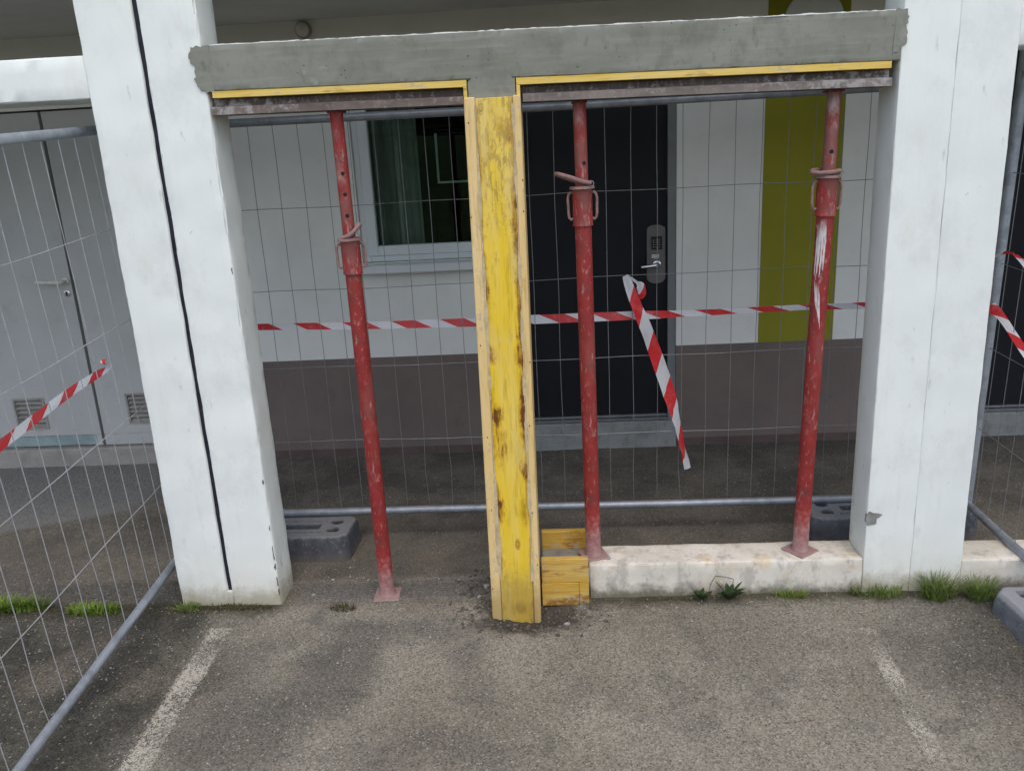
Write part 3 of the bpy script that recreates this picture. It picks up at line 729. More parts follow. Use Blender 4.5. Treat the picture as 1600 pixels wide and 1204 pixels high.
# ceiling / wall lamps and round sign
lamp = empty('wall_lamp', (-1.248, WALL, 2.338), 'small round bulkhead lamp high on the wall above the window', 'lamp')
MB().lathe([(0.042, 0.0), (0.042, -0.022), (0.036, -0.028)], 24, (-1.248, WALL, 2.338), 'Y').build('lamp_base', M['louvre'], lamp, True)
MB().lathe([(0.034, -0.0281), (0.034, -0.04), (0.026, -0.048), (0.006, -0.050), (0.004, -0.046)], 24, (-1.248, WALL, 2.338), 'Y').build('lamp_lens', M['lamp_white'], lamp, True)
sd = MB().lathe([(0.148, -0.0031), (0.148, -0.010), (0.145, -0.012)], 48, (1.337, WALL, 2.228), 'Y').build('round_sign', M['disc'], origin=(1.337, WALL, 2.228))
tag(sd, 'pale round disc on the olive stripe above the beam', 'sign')

# ------------------------------------------------------------------ columns, beams, low walls
cl = empty('concrete_column', (-1.332, F, 0), 'white painted column left of the props, split by a wide dark vertical joint', 'column')
MB().rough(-1.533, -1.3405, F, F + DEP, -0.05, HC, 0.006, 0.025, 0.0016, 0.006, 1.3).build('column_half', M['white'], cl, True)
MB().rough(-1.3235, -1.130, F, F + DEP, -0.05, HC, 0.007, 0.025, 0.0016, 0.009, 4.7).build('column_half', M['white'], cl, True)
MB().box(-1.3405, -1.3235, F + 0.012, F + DEP - 0.02, 0.062, HC).build('joint_filler', M['joint'], cl)
MB().rough(-1.342, -1.322, F + 0.0015, F + DEP - 0.02, -0.05, 0.062, 0.003, 0.01, 0.001, 0.004, 2).build('joint_foot', M['white'], cl, True)
for (zc, hh_c) in ((0.055, 0.014), (0.10, 0.020), (0.165, 0.012), (0.225, 0.03), (0.33, 0.010), (0.52, 0.008), (1.32, 0.012)):
    pts = [(-1.1335 - abs(random.gauss(0, 0.0028)) * math.sin(math.pi * k / 6) - 0.0006, zc - hh_c + 2 * hh_c * k / 6) for k in range(7)]
    MB().poly(pts + [(-1.1325, zc + hh_c), (-1.1325, zc - hh_c)], F - 0.0016, F + 0.012).build('edge_chip', M['dark_chip'], cl)
cr = empty('concrete_column', (1.288, F, 0), 'white painted column right of the props, with a hairline vertical crack', 'column')
MB().rough(1.115, 1.2877, F, F + DEP, -0.05, HC, 0.0028, 0.025, 0.0010, 0.004, 8.1).build('column_half', M['white'], cr, True)
MB().rough(1.2883, 1.473, F, F + DEP, -0.05, HC, 0.0028, 0.025, 0.0010, 0.003, 11.9).build('column_half', M['white'], cr, True)
def splat(name, pts, y0, y1, mat, par):
    return MB().poly(pts, y0, y1).build(name, mat, par)
o = splat('mortar_patch', [(1.112, 0.318), (1.122, 0.333), (1.137, 0.325), (1.155, 0.324), (1.170, 0.318), (1.158, 0.306), (1.150, 0.303), (1.149, 0.281), (1.118, 0.275), (1.111, 0.292)], F - 0.0022, F + 0.01, M['mortar'], cr)
bl = MB().rough(-6.9, -1.5335, F + 0.004, F + DEP - 0.004, 1.913, 2.05, 0.006, 0.04, 0.0015, 0.005, 3.3).build('white_beam', M['white_beam'], None, True)
tag(bl, 'white painted beam running left from the split column', 'beam')
br = MB().rough(1.4735, 6.9, F + 0.004, F + DEP - 0.004, 1.905, 2.045, 0.006, 0.04, 0.0015, 0.005, 6.3).build('white_beam', M['white_beam'], None, True)
tag(br, 'white painted beam running right from the cracked column', 'beam')
lw = MB().rough(0.088, 1.1145, F + 0.002, F + DEP - 0.002, -0.06, 0.138, 0.006, 0.02, 0.0022, 0.008, 5.5).build('low_wall', M['low_wall'], None, True)
tag(lw, 'weathered low white wall carrying two red props', 'low wall')
lw2 = MB().rough(1.4735, 6.9, F + 0.002, F + DEP - 0.002, -0.06, 0.122, 0.006, 0.03, 0.0022, 0.006, 9.5).build('low_wall', M['low_wall'], None, True)
tag(lw2, 'low white wall running right from the cracked column', 'low wall')
# a column further left so the arcade goes on out of frame
# fresh concrete beam
ZB0, ZB1 = (lambda x: 1.8985 - 0.0134 * x), (lambda x: 2.043 - 0.0107 * x)
def shear(x, t): return (ZB0(x) - 1.8985) * (1 - t) + (ZB1(x) - 2.043) * t
bm_ = empty('concrete_beam', (0, F, 1.9), 'fresh grey concrete beam spanning the two columns above the yellow formwork', 'beam')
MB().rough(-1.1295, 1.1145, F - 0.004, F + DEP, 1.8985, 2.043, 0.004, 0.015, 0.0014, 0.006, 2.2, shear).build('beam_body', M['concrete'], bm_, True)
MB().rough(-0.262, -0.108, F - 0.0035, F + 0.15, 1.836, 1.8995, 0.003, 0.015, 0.001, 0.003, 4.2).build('column_stub', M['concrete'], bm_, True)
rnd = random.Random(3)
def ragged(pts, n=5, amp=0.006):
    out = []
    for i in range(len(pts)):
        (xa, za), (xb, zb) = pts[i], pts[(i + 1) % len(pts)]
        for k in range(n):
            t = k / n; out.append((xa + (xb - xa) * t + rnd.uniform(-amp, amp) * (0.4 if k == 0 else 1), za + (zb - za) * t + rnd.uniform(-amp, amp) * (0.4 if k == 0 else 1)))
    return out
splat('mortar_patch', ragged([(-1.10, 2.054), (-1.165, 2.052), (-1.176, 2.02), (-1.158, 1.985), (-1.165, 1.95), (-1.150, 1.915), (-1.105, 1.905)], 5, 0.005), F - 0.0052, F + 0.004, M['concrete'], bm_)
splat('mortar_patch', ragged([(1.09, 2.034), (1.118, 2.034), (1.130, 2.012), (1.125, 1.975), (1.128, 1.935), (1.105, 1.915), (1.085, 1.90)], 4, 0.004), F - 0.0054, F + 0.004, M['concrete'], bm_)
splat('mortar_patch', ragged([(-0.263, 1.838), (-0.107, 1.838), (-0.108, 1.893), (-0.14, 1.925), (-0.19, 1.935), (-0.24, 1.920), (-0.262, 1.893)], 3, 0.003), F - 0.0062, F + 0.002, M['concrete'], bm_)
mb = MB(); n = 240
for i in range(n):
    xa = -1.10 + 2.2 * i / n; xb = -1.10 + 2.2 * (i + 1) / n
    def hh_(x): return max(0.0015, 0.0030 + 0.0028 * mnoise.noise(Vector((x * 14, 0, 2))) + 0.003 * mnoise.noise(Vector((x * 60, 0, 5))))
    ha, hb = hh_(xa), hh_(xb)
    za, zb = ZB1(xa) - 0.001, ZB1(xb) - 0.001
    y0, y1 = F - 0.0025, F + 0.05
    mb.add([(xa, y0, za), (xb, y0, zb), (xb, y0, zb + hb), (xa, y0, za + ha), (xa, y1, za), (xb, y1, zb), (xb, y1, zb + hb), (xa, y1, za + ha)], [(0, 1, 2, 3), (3, 2, 6, 7), (4, 7, 6, 5)])
mb.build('ragged_paint_edge', M['white_beam'], bm_)

# ------------------------------------------------------------------ formwork under the beam
M['strip'] = board_mat('yellow_batten', 'X', (0.68, 0.45, 0.055), (0.72, 0.54, 0.17), (0.34, 0.20, 0.04), cement=0.55, stain=0.25)
def form_board(x0, x1, end_x, end_z, label):
    e = empty('formwork_board', ((x0 + x1) / 2, F, ZB0((x0 + x1) / 2)), label, 'board', 'yellow boards under the concrete beam')
    t = 0.0215
    n_ = 8; mb = MB()
    pr = [(F - 0.006, -t), (F + 0.155, -t), (F + 0.155, -0.0012), (F - 0.006, -0.0012)]
    mb.prism(pr, x0, x1, ZB0(x0), ZB0(x1)).build('board', M['strip'], e)
    MB().bbox(end_x, end_x + 0.012, F - 0.008, F + 0.15, end_z, ZB0(end_x) - t - 0.0015, 0.001).build('end_piece', M['strip'], e)
    return e
form_board(-1.112, -0.266, -0.2775, 1.846, 'yellow board edge under the beam, the shorter one left of the wooden post')
form_board(-0.104, 1.086, -0.1045, 1.842, 'yellow board edge under the beam, the longer one right of the wooden post')
def steel_channel(x0, x1, mat, label):
    e = empty('steel_channel', ((x0 + x1) / 2, F, ZB0((x0 + x1) / 2) - 0.03), label, 'steel channel', 'steel channels carrying the beam formwork')
    top, bot = -0.024, -0.074
    pr = [(F + 0.026, top), (F + 0.095, top), (F + 0.095, bot), (F + 0.026, bot)]
    MB().prism(pr, x0, x1, ZB0(x0), ZB0(x1)).build('web', mat, e)
    lip = [(F - 0.006, bot - 0.001), (F + 0.0255, bot - 0.001), (F + 0.0255, bot + 0.028), (F + 0.004, bot + 0.024), (F - 0.006, bot + 0.0215)]
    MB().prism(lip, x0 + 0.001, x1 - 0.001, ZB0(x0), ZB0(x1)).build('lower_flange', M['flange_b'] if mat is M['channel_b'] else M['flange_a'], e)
    return e
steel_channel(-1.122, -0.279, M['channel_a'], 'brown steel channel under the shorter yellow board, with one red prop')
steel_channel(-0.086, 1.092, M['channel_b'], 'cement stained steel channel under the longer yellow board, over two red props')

# ------------------------------------------------------------------ wooden post formwork
M['post_front'] = board_mat('yellow_post_face', 'Z', YEL, PALE, BRN, edge=(0.004, 0.061), cement=0.0, stain=0.75, end_stain=(-0.02, 0.14), mottle=(1.0, 1.7))
M['post_side'] = board_mat('cream_board_edge', 'Z', (0.70, 0.50, 0.20), (0.74, 0.56, 0.27), (0.45, 0.27, 0.08), cement=0.5, stain=0.05, end_stain=(-0.06, 0.08))
M['form_front'] = board_mat('small_formwork_board', 'X', (0.56, 0.34, 0.05), (0.62, 0.44, 0.15), (0.27, 0.13, 0.02), cement=0.75, stain=0.8)
post = empty('wooden_post_formwork', (-0.19, 2.70, 0), 'tall yellow wooden post box holding the new column, stained brown', 'wooden post')
def lean(mb, y_top=2.765, y_bot=2.705, z_top=1.845, z_bot=-0.075, dx=-0.0105):
    """lean a post built upright at y=2.765 a little towards the street and to the left at its foot"""
    out = []
    for (x, y, z) in mb.v:
        t = (z_top - z) / (z_top - z_bot)
        out.append((x + dx * t, y + (y_bot - y_top) * t, z))
    mb.v = out; return mb
Y0 = 2.765
lean(MB().bbox(-0.2400, -0.1180, Y0 + 0.003, Y0 + 0.030, -0.095, 1.842, 0.002)).build('front_board', M['post_front'], post)
lean(MB().bbox(-0.277, -0.2410, Y0, Y0 + 0.17, -0.09, 1.846, 0.003)).build('side_board', M['post_side'], post)
lean(MB().bbox(-0.1170, -0.092, Y0, Y0 + 0.17, -0.09, 1.845, 0.003)).build('side_board', M['post_side'], post)
lean(MB().box(-0.2405, -0.1175, Y0 + 0.0305, Y0 + 0.15, -0.05, 1.835)).build('concrete_core', M['concrete'], post)
# concrete leaking along the joints
for xj, sd_ in ((-0.2405, 1), (-0.1175, -1)):
    mb = MB(); n = 300
    for i in range(n):
        za = 0.12 + 1.70 * i / n; zb = 0.12 + 1.70 * (i + 1) / n
        def wd(z): return 0.0008 + max(0, 0.0085 * (mnoise.noise(Vector((z * 9, xj * 40, 0))) + 0.25)) + 0.003 * max(0, mnoise.noise(Vector((z * 55, xj * 10, 3))))
        wa, wb = wd(za), wd(zb)
        ya = Y0 - 0.0012
        mb.add([(xj - wa, ya, za), (xj + wa, ya, za), (xj + wb, ya, zb), (xj - wb, ya, zb)], [(0, 1, 2, 3)])
        mb.add([(xj - wa, ya, za), (xj - wa, ya + 0.006, za), (xj - wb, ya + 0.006, zb), (xj - wb, ya, zb)], [(0, 1, 2, 3)])
        mb.add([(xj + wa, ya, za), (xj + wa, ya + 0.006, za), (xj + wb, ya + 0.006, zb), (xj + wb, ya, zb)], [(0, 1, 2, 3)])
    lean(mb).build('cement_leak', M['leak'], post)
for k in range(6):
    for x in (-0.264, -0.103):
        lean(MB().lathe([(0.0024, 0), (0.0024, -0.0010)], 8, (x + rnd.uniform(-.009, .009), Y0, 0.15 + 0.30 * k + rnd.uniform(-.13, .13)), 'Y')).build('nail', M['dark'], post)
# little shutter for the wall end, right of the post
sf = empty('kerb_formwork', (-0.01, F, 0), 'small yellow board box patching the low wall beside the wooden post', 'formwork')
MB().bbox(-0.094, 0.084, F - 0.027, F - 0.001, 0.082, 0.181, 0.002).build('front_board', M['form_front'], sf)
MB().bbox(-0.096, 0.046, F - 0.027, F - 0.001, -0.016, 0.0805, 0.002).build('front_board', M['form_front'], sf)
MB().bbox(0.0468, 0.084, F - 0.0262, F - 0.001, -0.014, 0.0812, 0.002).build('front_board', M['form_front'], sf)
MB().bbox(-0.094, 0.084, F + DEP + 0.004, F + DEP + 0.03, 0.0, 0.203, 0.002).build('back_board', M['form_front'], sf)
MB().rough(-0.093, 0.0875, F, F + DEP + 0.003, -0.04, 0.126, 0.003, 0.012, 0.003, 0.003, 7.7).build('concrete_fill', M['mortar'], sf, True)

# ------------------------------------------------------------------ adjustable red props
def prop(base, top, z_col0, z_col1, holes, dust_inner, pin_dir, plate_rot, handle_rot, label, splash=False):
    base, top = Vector(base), Vector(top)
    ax = (top - base); L = ax.length
    mat4 = ax.to_track_quat('Z', 'Y').to_matrix().to_4x4()
    zr = Matrix.Rotation(math.atan2(mat4[1][0], mat4[0][0]), 4, 'Z')
    # keep local x close to world x
    zax = ax.normalized(); xax = (Vector((1, 0, 0)) - zax * zax.x).normalized(); yax = zax.cross(xax)
    mat4 = Matrix((xax, yax, zax)).transposed().to_4x4(); mat4.translation = base
    e = empty('steel_prop', label=label, cat='prop', group='red adjustable steel props', matrix=mat4)
    a, b = z_col0 - base.z, z_col1 - base.z
    def bd(mb, name, mat, smooth=True): return mb.build(name, mat, e, smooth, local=True)
    def rot(mb, ang, zc=0):
        c, s = math.cos(ang), math.sin(ang); mb.v = [(x * c - y * s, x * s + y * c, z) for x, y, z in mb.v]; return mb
    bd(rot(MB().bbox(-0.050, 0.050, -0.050, 0.050, 0.0, 0.006, 0.002), plate_rot), 'base_plate', M['red_cement'] if plate_rot < 0.1 else M['red_dusty'], False)
    bd(MB().lathe([(0.034, 0.0072), (0.031, 0.014), (0.0292, 0.02), (0.0288, 0.3), (0.0290, 0.6), (0.0288, a)], 28), 'outer_tube', M['red'])
    bd(MB().lathe([(0.0352, a), (0.0352, a + 0.004), (0.034, a + 0.006), (0.034, b - 0.006), (0.0345, b - 0.005), (0.0345, b)], 28), 'collar', M['red_dusty'])
    bd(MB().lathe([(0.043, b + 0.0005), (0.0435, b + 0.004), (0.042, b + 0.009), (0.03, b + 0.010)], 28), 'collar_ring', M['pin'])
    bd(MB().lathe([(0.0222, b + 0.0102), (0.0222, L - 0.008)], 24), 'inner_tube', M['red_cement'] if dust_inner else M['red_dusty'])
    bd(MB().bbox(-0.026, 0.026, -0.026, 0.04, L - 0.0078, L - 0.001, 0.001), 'top_plate', M['red_dusty'], False)
    for (hz, hx) in holes:
        ang = math.asin(max(-1, min(1, hx / 0.0222)))
        mb = MB().lathe([(0.0068, 0.0), (0.0068, -0.0012), (0.0045, -0.0006)], 14, (0, -0.0216, hz - base.z), 'Y')
        bd(rot(mb, ang), 'pin_hole', M['dark'])
    for s in (-1, 1):
        h0, h1 = a + 0.022, b - 0.012
        path = [(s * 0.030, 0, h1), (s * 0.040, 0, h1 + 0.002), (s * 0.047, 0, h1 - 0.006), (s * 0.050, 0, h1 - 0.018), (s * 0.049, 0, h0 + 0.020), (s * 0.047, 0, h0 + 0.007), (s * 0.042, 0, h0 + 0.0), (s * 0.030, 0, h0 + 0.003)]
        bd(rot(MB().tube(path, 0.0048, 8), handle_rot), 'handle', M['pin'])
    # G-shaped pin hooked round the tube
    zc = b + 0.022
    if pin_dir == 'left':
        path = [(0.030, -0.026, zc - 0.004), (0.0, -0.032, zc + 0.004), (-0.04, -0.036, zc + 0.020), (-0.078, -0.03, zc + 0.032), (-0.088, -0.012, zc + 0.033), (-0.078, 0.008, zc + 0.028), (-0.03, 0.030, zc + 0.008), (0.02, 0.032, zc - 0.004)]
    elif pin_dir == 'right':
        path = [(-0.018, -0.030, zc - 0.008), (0.004, -0.033, zc - 0.004), (0.026, -0.030, zc + 0.012), (0.048, -0.020, zc + 0.036)]
    else:
        path = [(0.03, -0.028, zc + 0.002), (0.0, -0.040, zc - 0.002), (-0.035, -0.035, zc - 0.004), (-0.056, -0.010, zc - 0.002), (-0.050, 0.018, zc + 0.003), (-0.02, 0.036, zc + 0.006), (0.024, 0.034, zc + 0.006)]
    bd(MB().tube(path, 0.0078, 10), 'locking_pin', M['pin'])
    wire = [(0.030 + 0.01 * math.cos(k * 0.9), -0.03 + 0.003 * k, zc - 0.006 + 0.012 * math.sin(k * 0.9)) for k in range(8)]
    bd(MB().tube(wire, 0.0016, 5), 'tie_wire', M['galv_wire'])
    if splash:
        rr = random.Random(5)
        def stroke(mb, z0, z1, a0, a1, wdt, nz=14):
            rd = 0.0293 + rr.uniform(0.0002, 0.0006); pv = []
            for i in range(nz + 1):
                t = i / nz; z = z0 + (z1 - z0) * t; ac = a0 + (a1 - a0) * t + 0.06 * mnoise.noise(Vector((z * 30, a0 * 9, 0)))
                hw = wdt * min(1.0, 3.0 * t + 0.25, 3.0 * (1 - t) + 0.1) * (0.8 + 0.5 * mnoise.noise(Vector((z * 60, a0 * 5, 2))))
                for q in (ac - hw, ac, ac + hw): pv.append((rd * math.sin(q), -rd * math.cos(q), z))
            mb.add(pv, [(3 * i + k, 3 * i + k + 1, 3 * i + k + 4, 3 * i + k + 3) for i in range(nz) for k in range(2)])
        for k in range(9):
            ang = -1.15 + 0.125 * k
            mb = MB(); stroke(mb, a - rr.uniform(0.17, 0.22), a - rr.uniform(0.005, 0.03), ang + rr.uniform(-.05, .05), ang + 0.1, 0.075); bd(mb, 'white_paint_smear', M['splash'])
        for k in range(5):
            ang = -1.05 + 0.16 * k
            mb = MB(); stroke(mb, a - 0.31 - 0.02 * k, a - 0.215 - 0.005 * k, ang + 0.42, ang, 0.06); bd(mb, 'white_paint_smear', M['splash'])
    return e
prop((-0.718, 2.855, gz(-0.718, 2.855) - 0.002), (-0.718, 2.838, 1.8335), 1.284, 1.40, [(1.629, 0.006), (1.559, 0.006), (1.487, 0.006)], False, 'right', 0.05, 0.15, 'red steel prop standing on the ground, left of the yellow wooden post')
prop((0.109, 2.872, 0.139), (0.101, 2.862, 1.8225), 1.411, 1.535, [(1.621, 0.009)], False, 'left', 0.3, -0.1, 'red steel prop on the low wall, nearest the yellow post, hooked pin pointing left')
prop((0.902, 2.868, 0.139), (0.938, 2.862, 1.8115), 1.405, 1.530, [(1.616, -0.002)], True, 'ring', 0.62, 0.1, 'red steel prop on the low wall beside the cracked column, smeared with white', True)

# ------------------------------------------------------------------ mesh fence panels
def fence_panel(start, direction, length, height, pitch, label, top_ext=0.0, first=0.06, wavy=0.0015, seed=1, legs=(0.1, 0.1), rows=5, wr=0.0014, wm='galv_wire'):
    rr = random.Random(seed)
    d = Vector(direction).normalized(); nrm = d.cross(Vector((0, 0, 1))).normalized(); u = nrm.cross(d)
    mt = Matrix((d, -nrm, u)).transposed().to_4x4(); mt.translation = Vector(start)
    e = empty('mesh_fence_panel', label=label, cat='fence panel', group='temporary mesh fence panels', matrix=mt)
    def bd(mb, name, mat, smooth=True): return mb.build(name, M[mat], e, smooth, local=True)
    bd(MB().tube([(0.02, 0, 0), (length * 0.33, 0, 0.002), (length * 0.66, 0, -0.002), (length - 0.02, 0, 0)], 0.0165, 12), 'bottom_rail', 'galv')
    bd(MB().tube([(0.02, 0, height), (length * 0.5, 0, height - 0.004), (length - 0.02, 0, height)], 0.0165, 12), 'top_rail', 'galv')
    bd(MB().tube([(0, 0, -legs[0]), (0, 0, height + top_ext)], 0.0205, 14), 'post', 'galv')
    bd(MB().tube([(length, 0, -legs[1]), (length, 0, height + top_ext)], 0.0205, 14), 'post', 'galv')
    k = 0; x = first
    while x < length - 0.03:
        n_ = 9; ph = rr.uniform(0, 6); am = wavy * rr.uniform(0.4, 1.6); kink = rr.uniform(-0.012, 0.012) if rr.random() < 0.4 else 0.0
        pts = []
        for i in range(n_ + 1):
            z = height * i / n_
            pts.append((x + am * math.sin(ph + i * 1.7) + (kink if i == 1 else 0.0), -0.003, z))
        bd(MB().tube(pts, wr, 5, False), 'upright_wire', wm)
        x += pitch; k += 1
    for j in range(1, rows):
        z = height * j / rows
        pts = [(length * i / 24, 0.0005, z + wavy * 1.5 * math.sin(i * 1.3 + j) + 0.004 * math.sin(math.pi * i / 24 * 2 + j)) for i in range(25)]
        bd(MB().tube(pts, wr * 1.08, 5, False), 'cross_wire', wm)
    return e
fence_panel((-1.60, 3.35, 0.138), (1, 0, -0.002), 3.26, 1.705, 0.1022, 'wire mesh fence panel standing behind the props and wooden post', 0.0, 0.0745, 0.0015, 1, legs=(0.125, 0.125))
lp0 = Vector((-1.637, 3.30, 0.126)); ld = Vector((0.022, -0.997, -0.076))
fence_panel(lp0, ld, 3.4, 1.718, 0.1003, 'wire mesh fence panel on the left, running from the split column towards the viewer', 0.02, 0.055, 0.001, 2, legs=(0.11, 0.05), wr=0.0016, wm='galv_wire_bright')
fence_panel((1.70, 3.234, 0.149), (0, -0.9992, -0.040), 3.3, 1.70, 0.1022, 'wire mesh fence panel on the right, passing over the low wall', 0.09, 0.07, 0.001, 3, legs=(0.13, 0.05))
# clamp with old adhesive tape on the right panel's post
cb = MB().lathe([(0.0222, 0), (0.0224, 0.045)], 16, (1.70, 3.234, 1.345)).build('adhesive_band', plain('brown_adhesive_tape', (0.16, 0.085, 0.03), 0.5), None, True, origin=(1.70, 3.234, 1.345))
tag(cb, 'brown adhesive tape wound round the right fence post', 'tape band')

# ------------------------------------------------------------------ fence feet
def foot_block(cx, cy, z0, rot, mat, label, L=0.69, Wd=0.235, H=0.118):
    """grey rubber foot: rounded, tapered, with post sockets and a long slot sunk into the top"""
    nx_, ny_ = 104, 44
    def hgt(x, y):
        ax_, ay_ = abs(x) / (L / 2), abs(y) / (Wd / 2)
        # rounded plan corners and shoulders
        ex = max(0.0, abs(x) - (L / 2 - 0.05)) / 0.05; ey = max(0.0, abs(y) - (Wd / 2 - 0.05)) / 0.05
        rr = math.hypot(ex, ey)
        z = H
        e1 = min(L / 2 - abs(x), Wd / 2 - abs(y))
        if rr > 0.75: z -= 0.018 * ((rr - 0.75) / 0.25) ** 2
        for hx in (-0.265, -0.265 + 0.0, 0.265):
            for hy in (-0.042, 0.036):
                if math.hypot((x - hx) / 1.15, (y - hy)) < 0.022: return H - 0.10
        # raised lips round the slot
        if abs(x) < 0.195 and abs(y + 0.004) < 0.024: return H - 0.085
        if abs(x) < 0.215 and 0.052 < abs(y + 0.004) < 0.062: return H - 0.018
        z += 0.0015 * mnoise.noise(Vector((x * 30, y * 30, cx)))
        return z
    vs, fs = [], []
    for j in range(ny_ + 1):
        for i in range(nx_ + 1):
            x = -L / 2 + L * i / nx_; y = -Wd / 2 + Wd * j / ny_
            X, Y = x, y
            ex = max(0.0, abs(x) - (L / 2 - 0.04)) / 0.04; ey = max(0.0, abs(y) - (Wd / 2 - 0.04)) / 0.04
            if ex > 0 and ey > 0:
                # pull the plan corner in to a quarter round
                m_ = max(ex, ey); h_ = math.hypot(ex, ey); k_ = m_ / h_
                X = math.copysign(L / 2 - 0.04 + 0.04 * ex * k_, x); Y = math.copysign(Wd / 2 - 0.04 + 0.04 * ey * k_, y)
            vs.append((X, Y, hgt(x, y)))
    W_ = nx_ + 1
    for j in range(ny_):
        for i in range(nx_): fs.append((j * W_ + i, j * W_ + i + 1, (j + 1) * W_ + i + 1, (j + 1) * W_ + i))
    rim = [i for i in range(W_)] + [j * W_ + nx_ for j in range(1, ny_ + 1)] + [ny_ * W_ + i for i in range(nx_ - 1, -1, -1)] + [j * W_ for j in range(ny_ - 1, 0, -1)]
    prev = rim
    for lev, (zz, gr) in enumerate(((0.085, 1.004), (0.055, 1.022), (0.02, 1.030), (0.0, 1.022))):
        cur = []
        for q in rim:
            X, Y, Zq = vs[q]
            wob = 1 + 0.01 * mnoise.noise(Vector((X * 14, Y * 14, zz * 20 + cx)))
            cur.append(len(vs)); vs.append((X * (1 + (gr - 1) * 0.4) * wob, Y * gr * wob, zz))
        for k in range(len(rim)):
            k2 = (k + 1) % len(rim); fs.append((prev[k], cur[k], cur[k2], prev[k2]))
        prev = cur
    fs.append(tuple(prev))
    c, s = math.cos(rot), math.sin(rot)
    mb = MB(); mb.add(vs, fs)
    o = mb.build('fence_foot', mat, None, True)
    o.location = (cx, cy, z0); o.rotation_euler = (0, 0, rot)
    return tag(o, label, 'fence foot', 'grey rubber fence feet')
foot_block(-1.285, 3.255, -0.002, R(-1), M['block'], 'grey fence foot lying behind the split left column')
foot_block(1.395, 3.30, -0.002, R(1), M['block'], 'dark grey fence foot lying behind the cracked right column')
foot_block(1.660, 2.352, gz(1.65, 2.33) - 0.02, R(90 + 3), M['block_light'], 'worn grey fence foot in front of the low wall at the right picture edge', L=0.66, Wd=0.235, H=0.13)
# ------------------------------------------------------------------ barrier tape
def ribbon(name, pts, widths, tilt, mat, parent=None, wrinkle=0.0015, sub_n=10, u0=0.0):
    """flat tape through pts; tilt = angle of its width direction away from vertical, in the y-z plane"""
    P = [Vector(p) for p in pts]
    fine, W_, T_ = [], [], []
    for i in range(len(P) - 1):
        p0 = P[max(i - 1, 0)]; p1 = P[i]; p2 = P[i + 1]; p3 = P[min(i + 2, len(P) - 1)]
        for k in range(sub_n):
            t = k / sub_n
            q = 0.5 * ((2 * p1) + (p2 - p0) * t + (2 * p0 - 5 * p1 + 4 * p2 - p3) * t * t + (-p0 + 3 * p1 - 3 * p2 + p3) * t ** 3)
            fine.append(q); W_.append(widths[i] * (1 - t) + widths[i + 1] * t); T_.append(tilt[i] * (1 - t) + tilt[i + 1] * t)
    fine.append(P[-1]); W_.append(widths[-1]); T_.append(tilt[-1])
    mb = MB(); mb.uv = []; u = u0; nv = 4
    for i, q in enumerate(fine):
        if i: u += (q - fine[i - 1]).length
        tg = (fine[min(i + 1, len(fine) - 1)] - fine[max(i - 1, 0)]).normalized()
        a = Vector((0, -1, 0)); side = tg.cross(a)
        if side.length < 0.2: side = tg.cross(Vector((1, 0, 0)))
        side.normalize(); nn = tg.cross(side)
        wv = side * math.cos(T_[i]) + nn * math.sin(T_[i]); out = tg.cross(wv)
        for k in range(nv + 1):
            s = k / nv - 0.5
            p = q + wv * (s * W_[i]) + out * (wrinkle * mnoise.noise(Vector((u * 22, s * 3, 2))) + 0.004 * abs(s) * math.sin(u * 9))
            mb.v.append(p[:]); mb.uv.append((u, s * (W_[i] / 0.05)))
    m_ = nv + 1
    mb.f = [(i * m_ + k, i * m_ + k + 1, (i + 1) * m_ + k + 1, (i + 1) * m_ + k) for i in range(len(fine) - 1) for k in range(nv)]
    # local origin at the first point
    o = mb.build(name, mat, parent, True, origin=None if parent else fine[0])
    return o
tp = ribbon('barrier_tape', [(-1.60, 3.372, 1.012), (-1.29, 3.372, 1.004), (-0.855, 3.372, 0.992), (-0.351, 3.372, 0.985), (-0.11, 3.372, 0.987), (0.35, 3.372, 0.985), (0.511, 3.372, 0.986), (0.83, 3.372, 0.988), (1.05, 3.372, 0.989), (1.30, 3.372, 0.988), (1.64, 3.372, 0.99)],
            [0.03, 0.03, 0.032, 0.038, 0.04, 0.038, 0.034, 0.03, 0.03, 0.034, 0.034], [-0.6, -0.6, -0.5, -0.4, -0.4, -0.5, -0.8, -0.9, -0.9, -0.8, -0.6], M['tape'], u0=0.045)
tag(tp, 'red and white tape stretched level across the fence behind the props', 'barrier tape', 'lengths of red and white barrier tape')
ht = empty('barrier_tape', (0.289, 3.33, 1.158), 'red and white tape hanging loose diagonally below the door lock', 'barrier tape', 'lengths of red and white barrier tape')
ribbon('tape_strip', [(0.288, 3.338, 1.160), (0.306, 3.325, 1.105), (0.335, 3.318, 1.025), (0.372, 3.315, 0.93), (0.42, 3.318, 0.79), (0.468, 3.325, 0.64), (0.505, 3.33, 0.50), (0.532, 3.334, 0.385), (0.549, 3.336, 0.300)],
       [0.026, 0.040, 0.046, 0.050, 0.055, 0.055, 0.050, 0.046, 0.030], [0.2, 0.1, -0.3, 0.3, 0.0, -0.3, -0.9, -1.05, -0.4], M['tape2'], ht, 0.006, u0=0.02)
ribbon('tape_end', [(0.290, 3.336, 1.161), (0.310, 3.330, 1.150), (0.332, 3.325, 1.133), (0.347, 3.322, 1.118), (0.353, 3.324, 1.085), (0.348, 3.33, 1.062)], [0.012, 0.012, 0.010, 0.036, 0.034, 0.010], [0.4, 0.6, 0.3, 0.1, 0.4, 0.2], M['tape2'], ht, 0.004, u0=0.0)
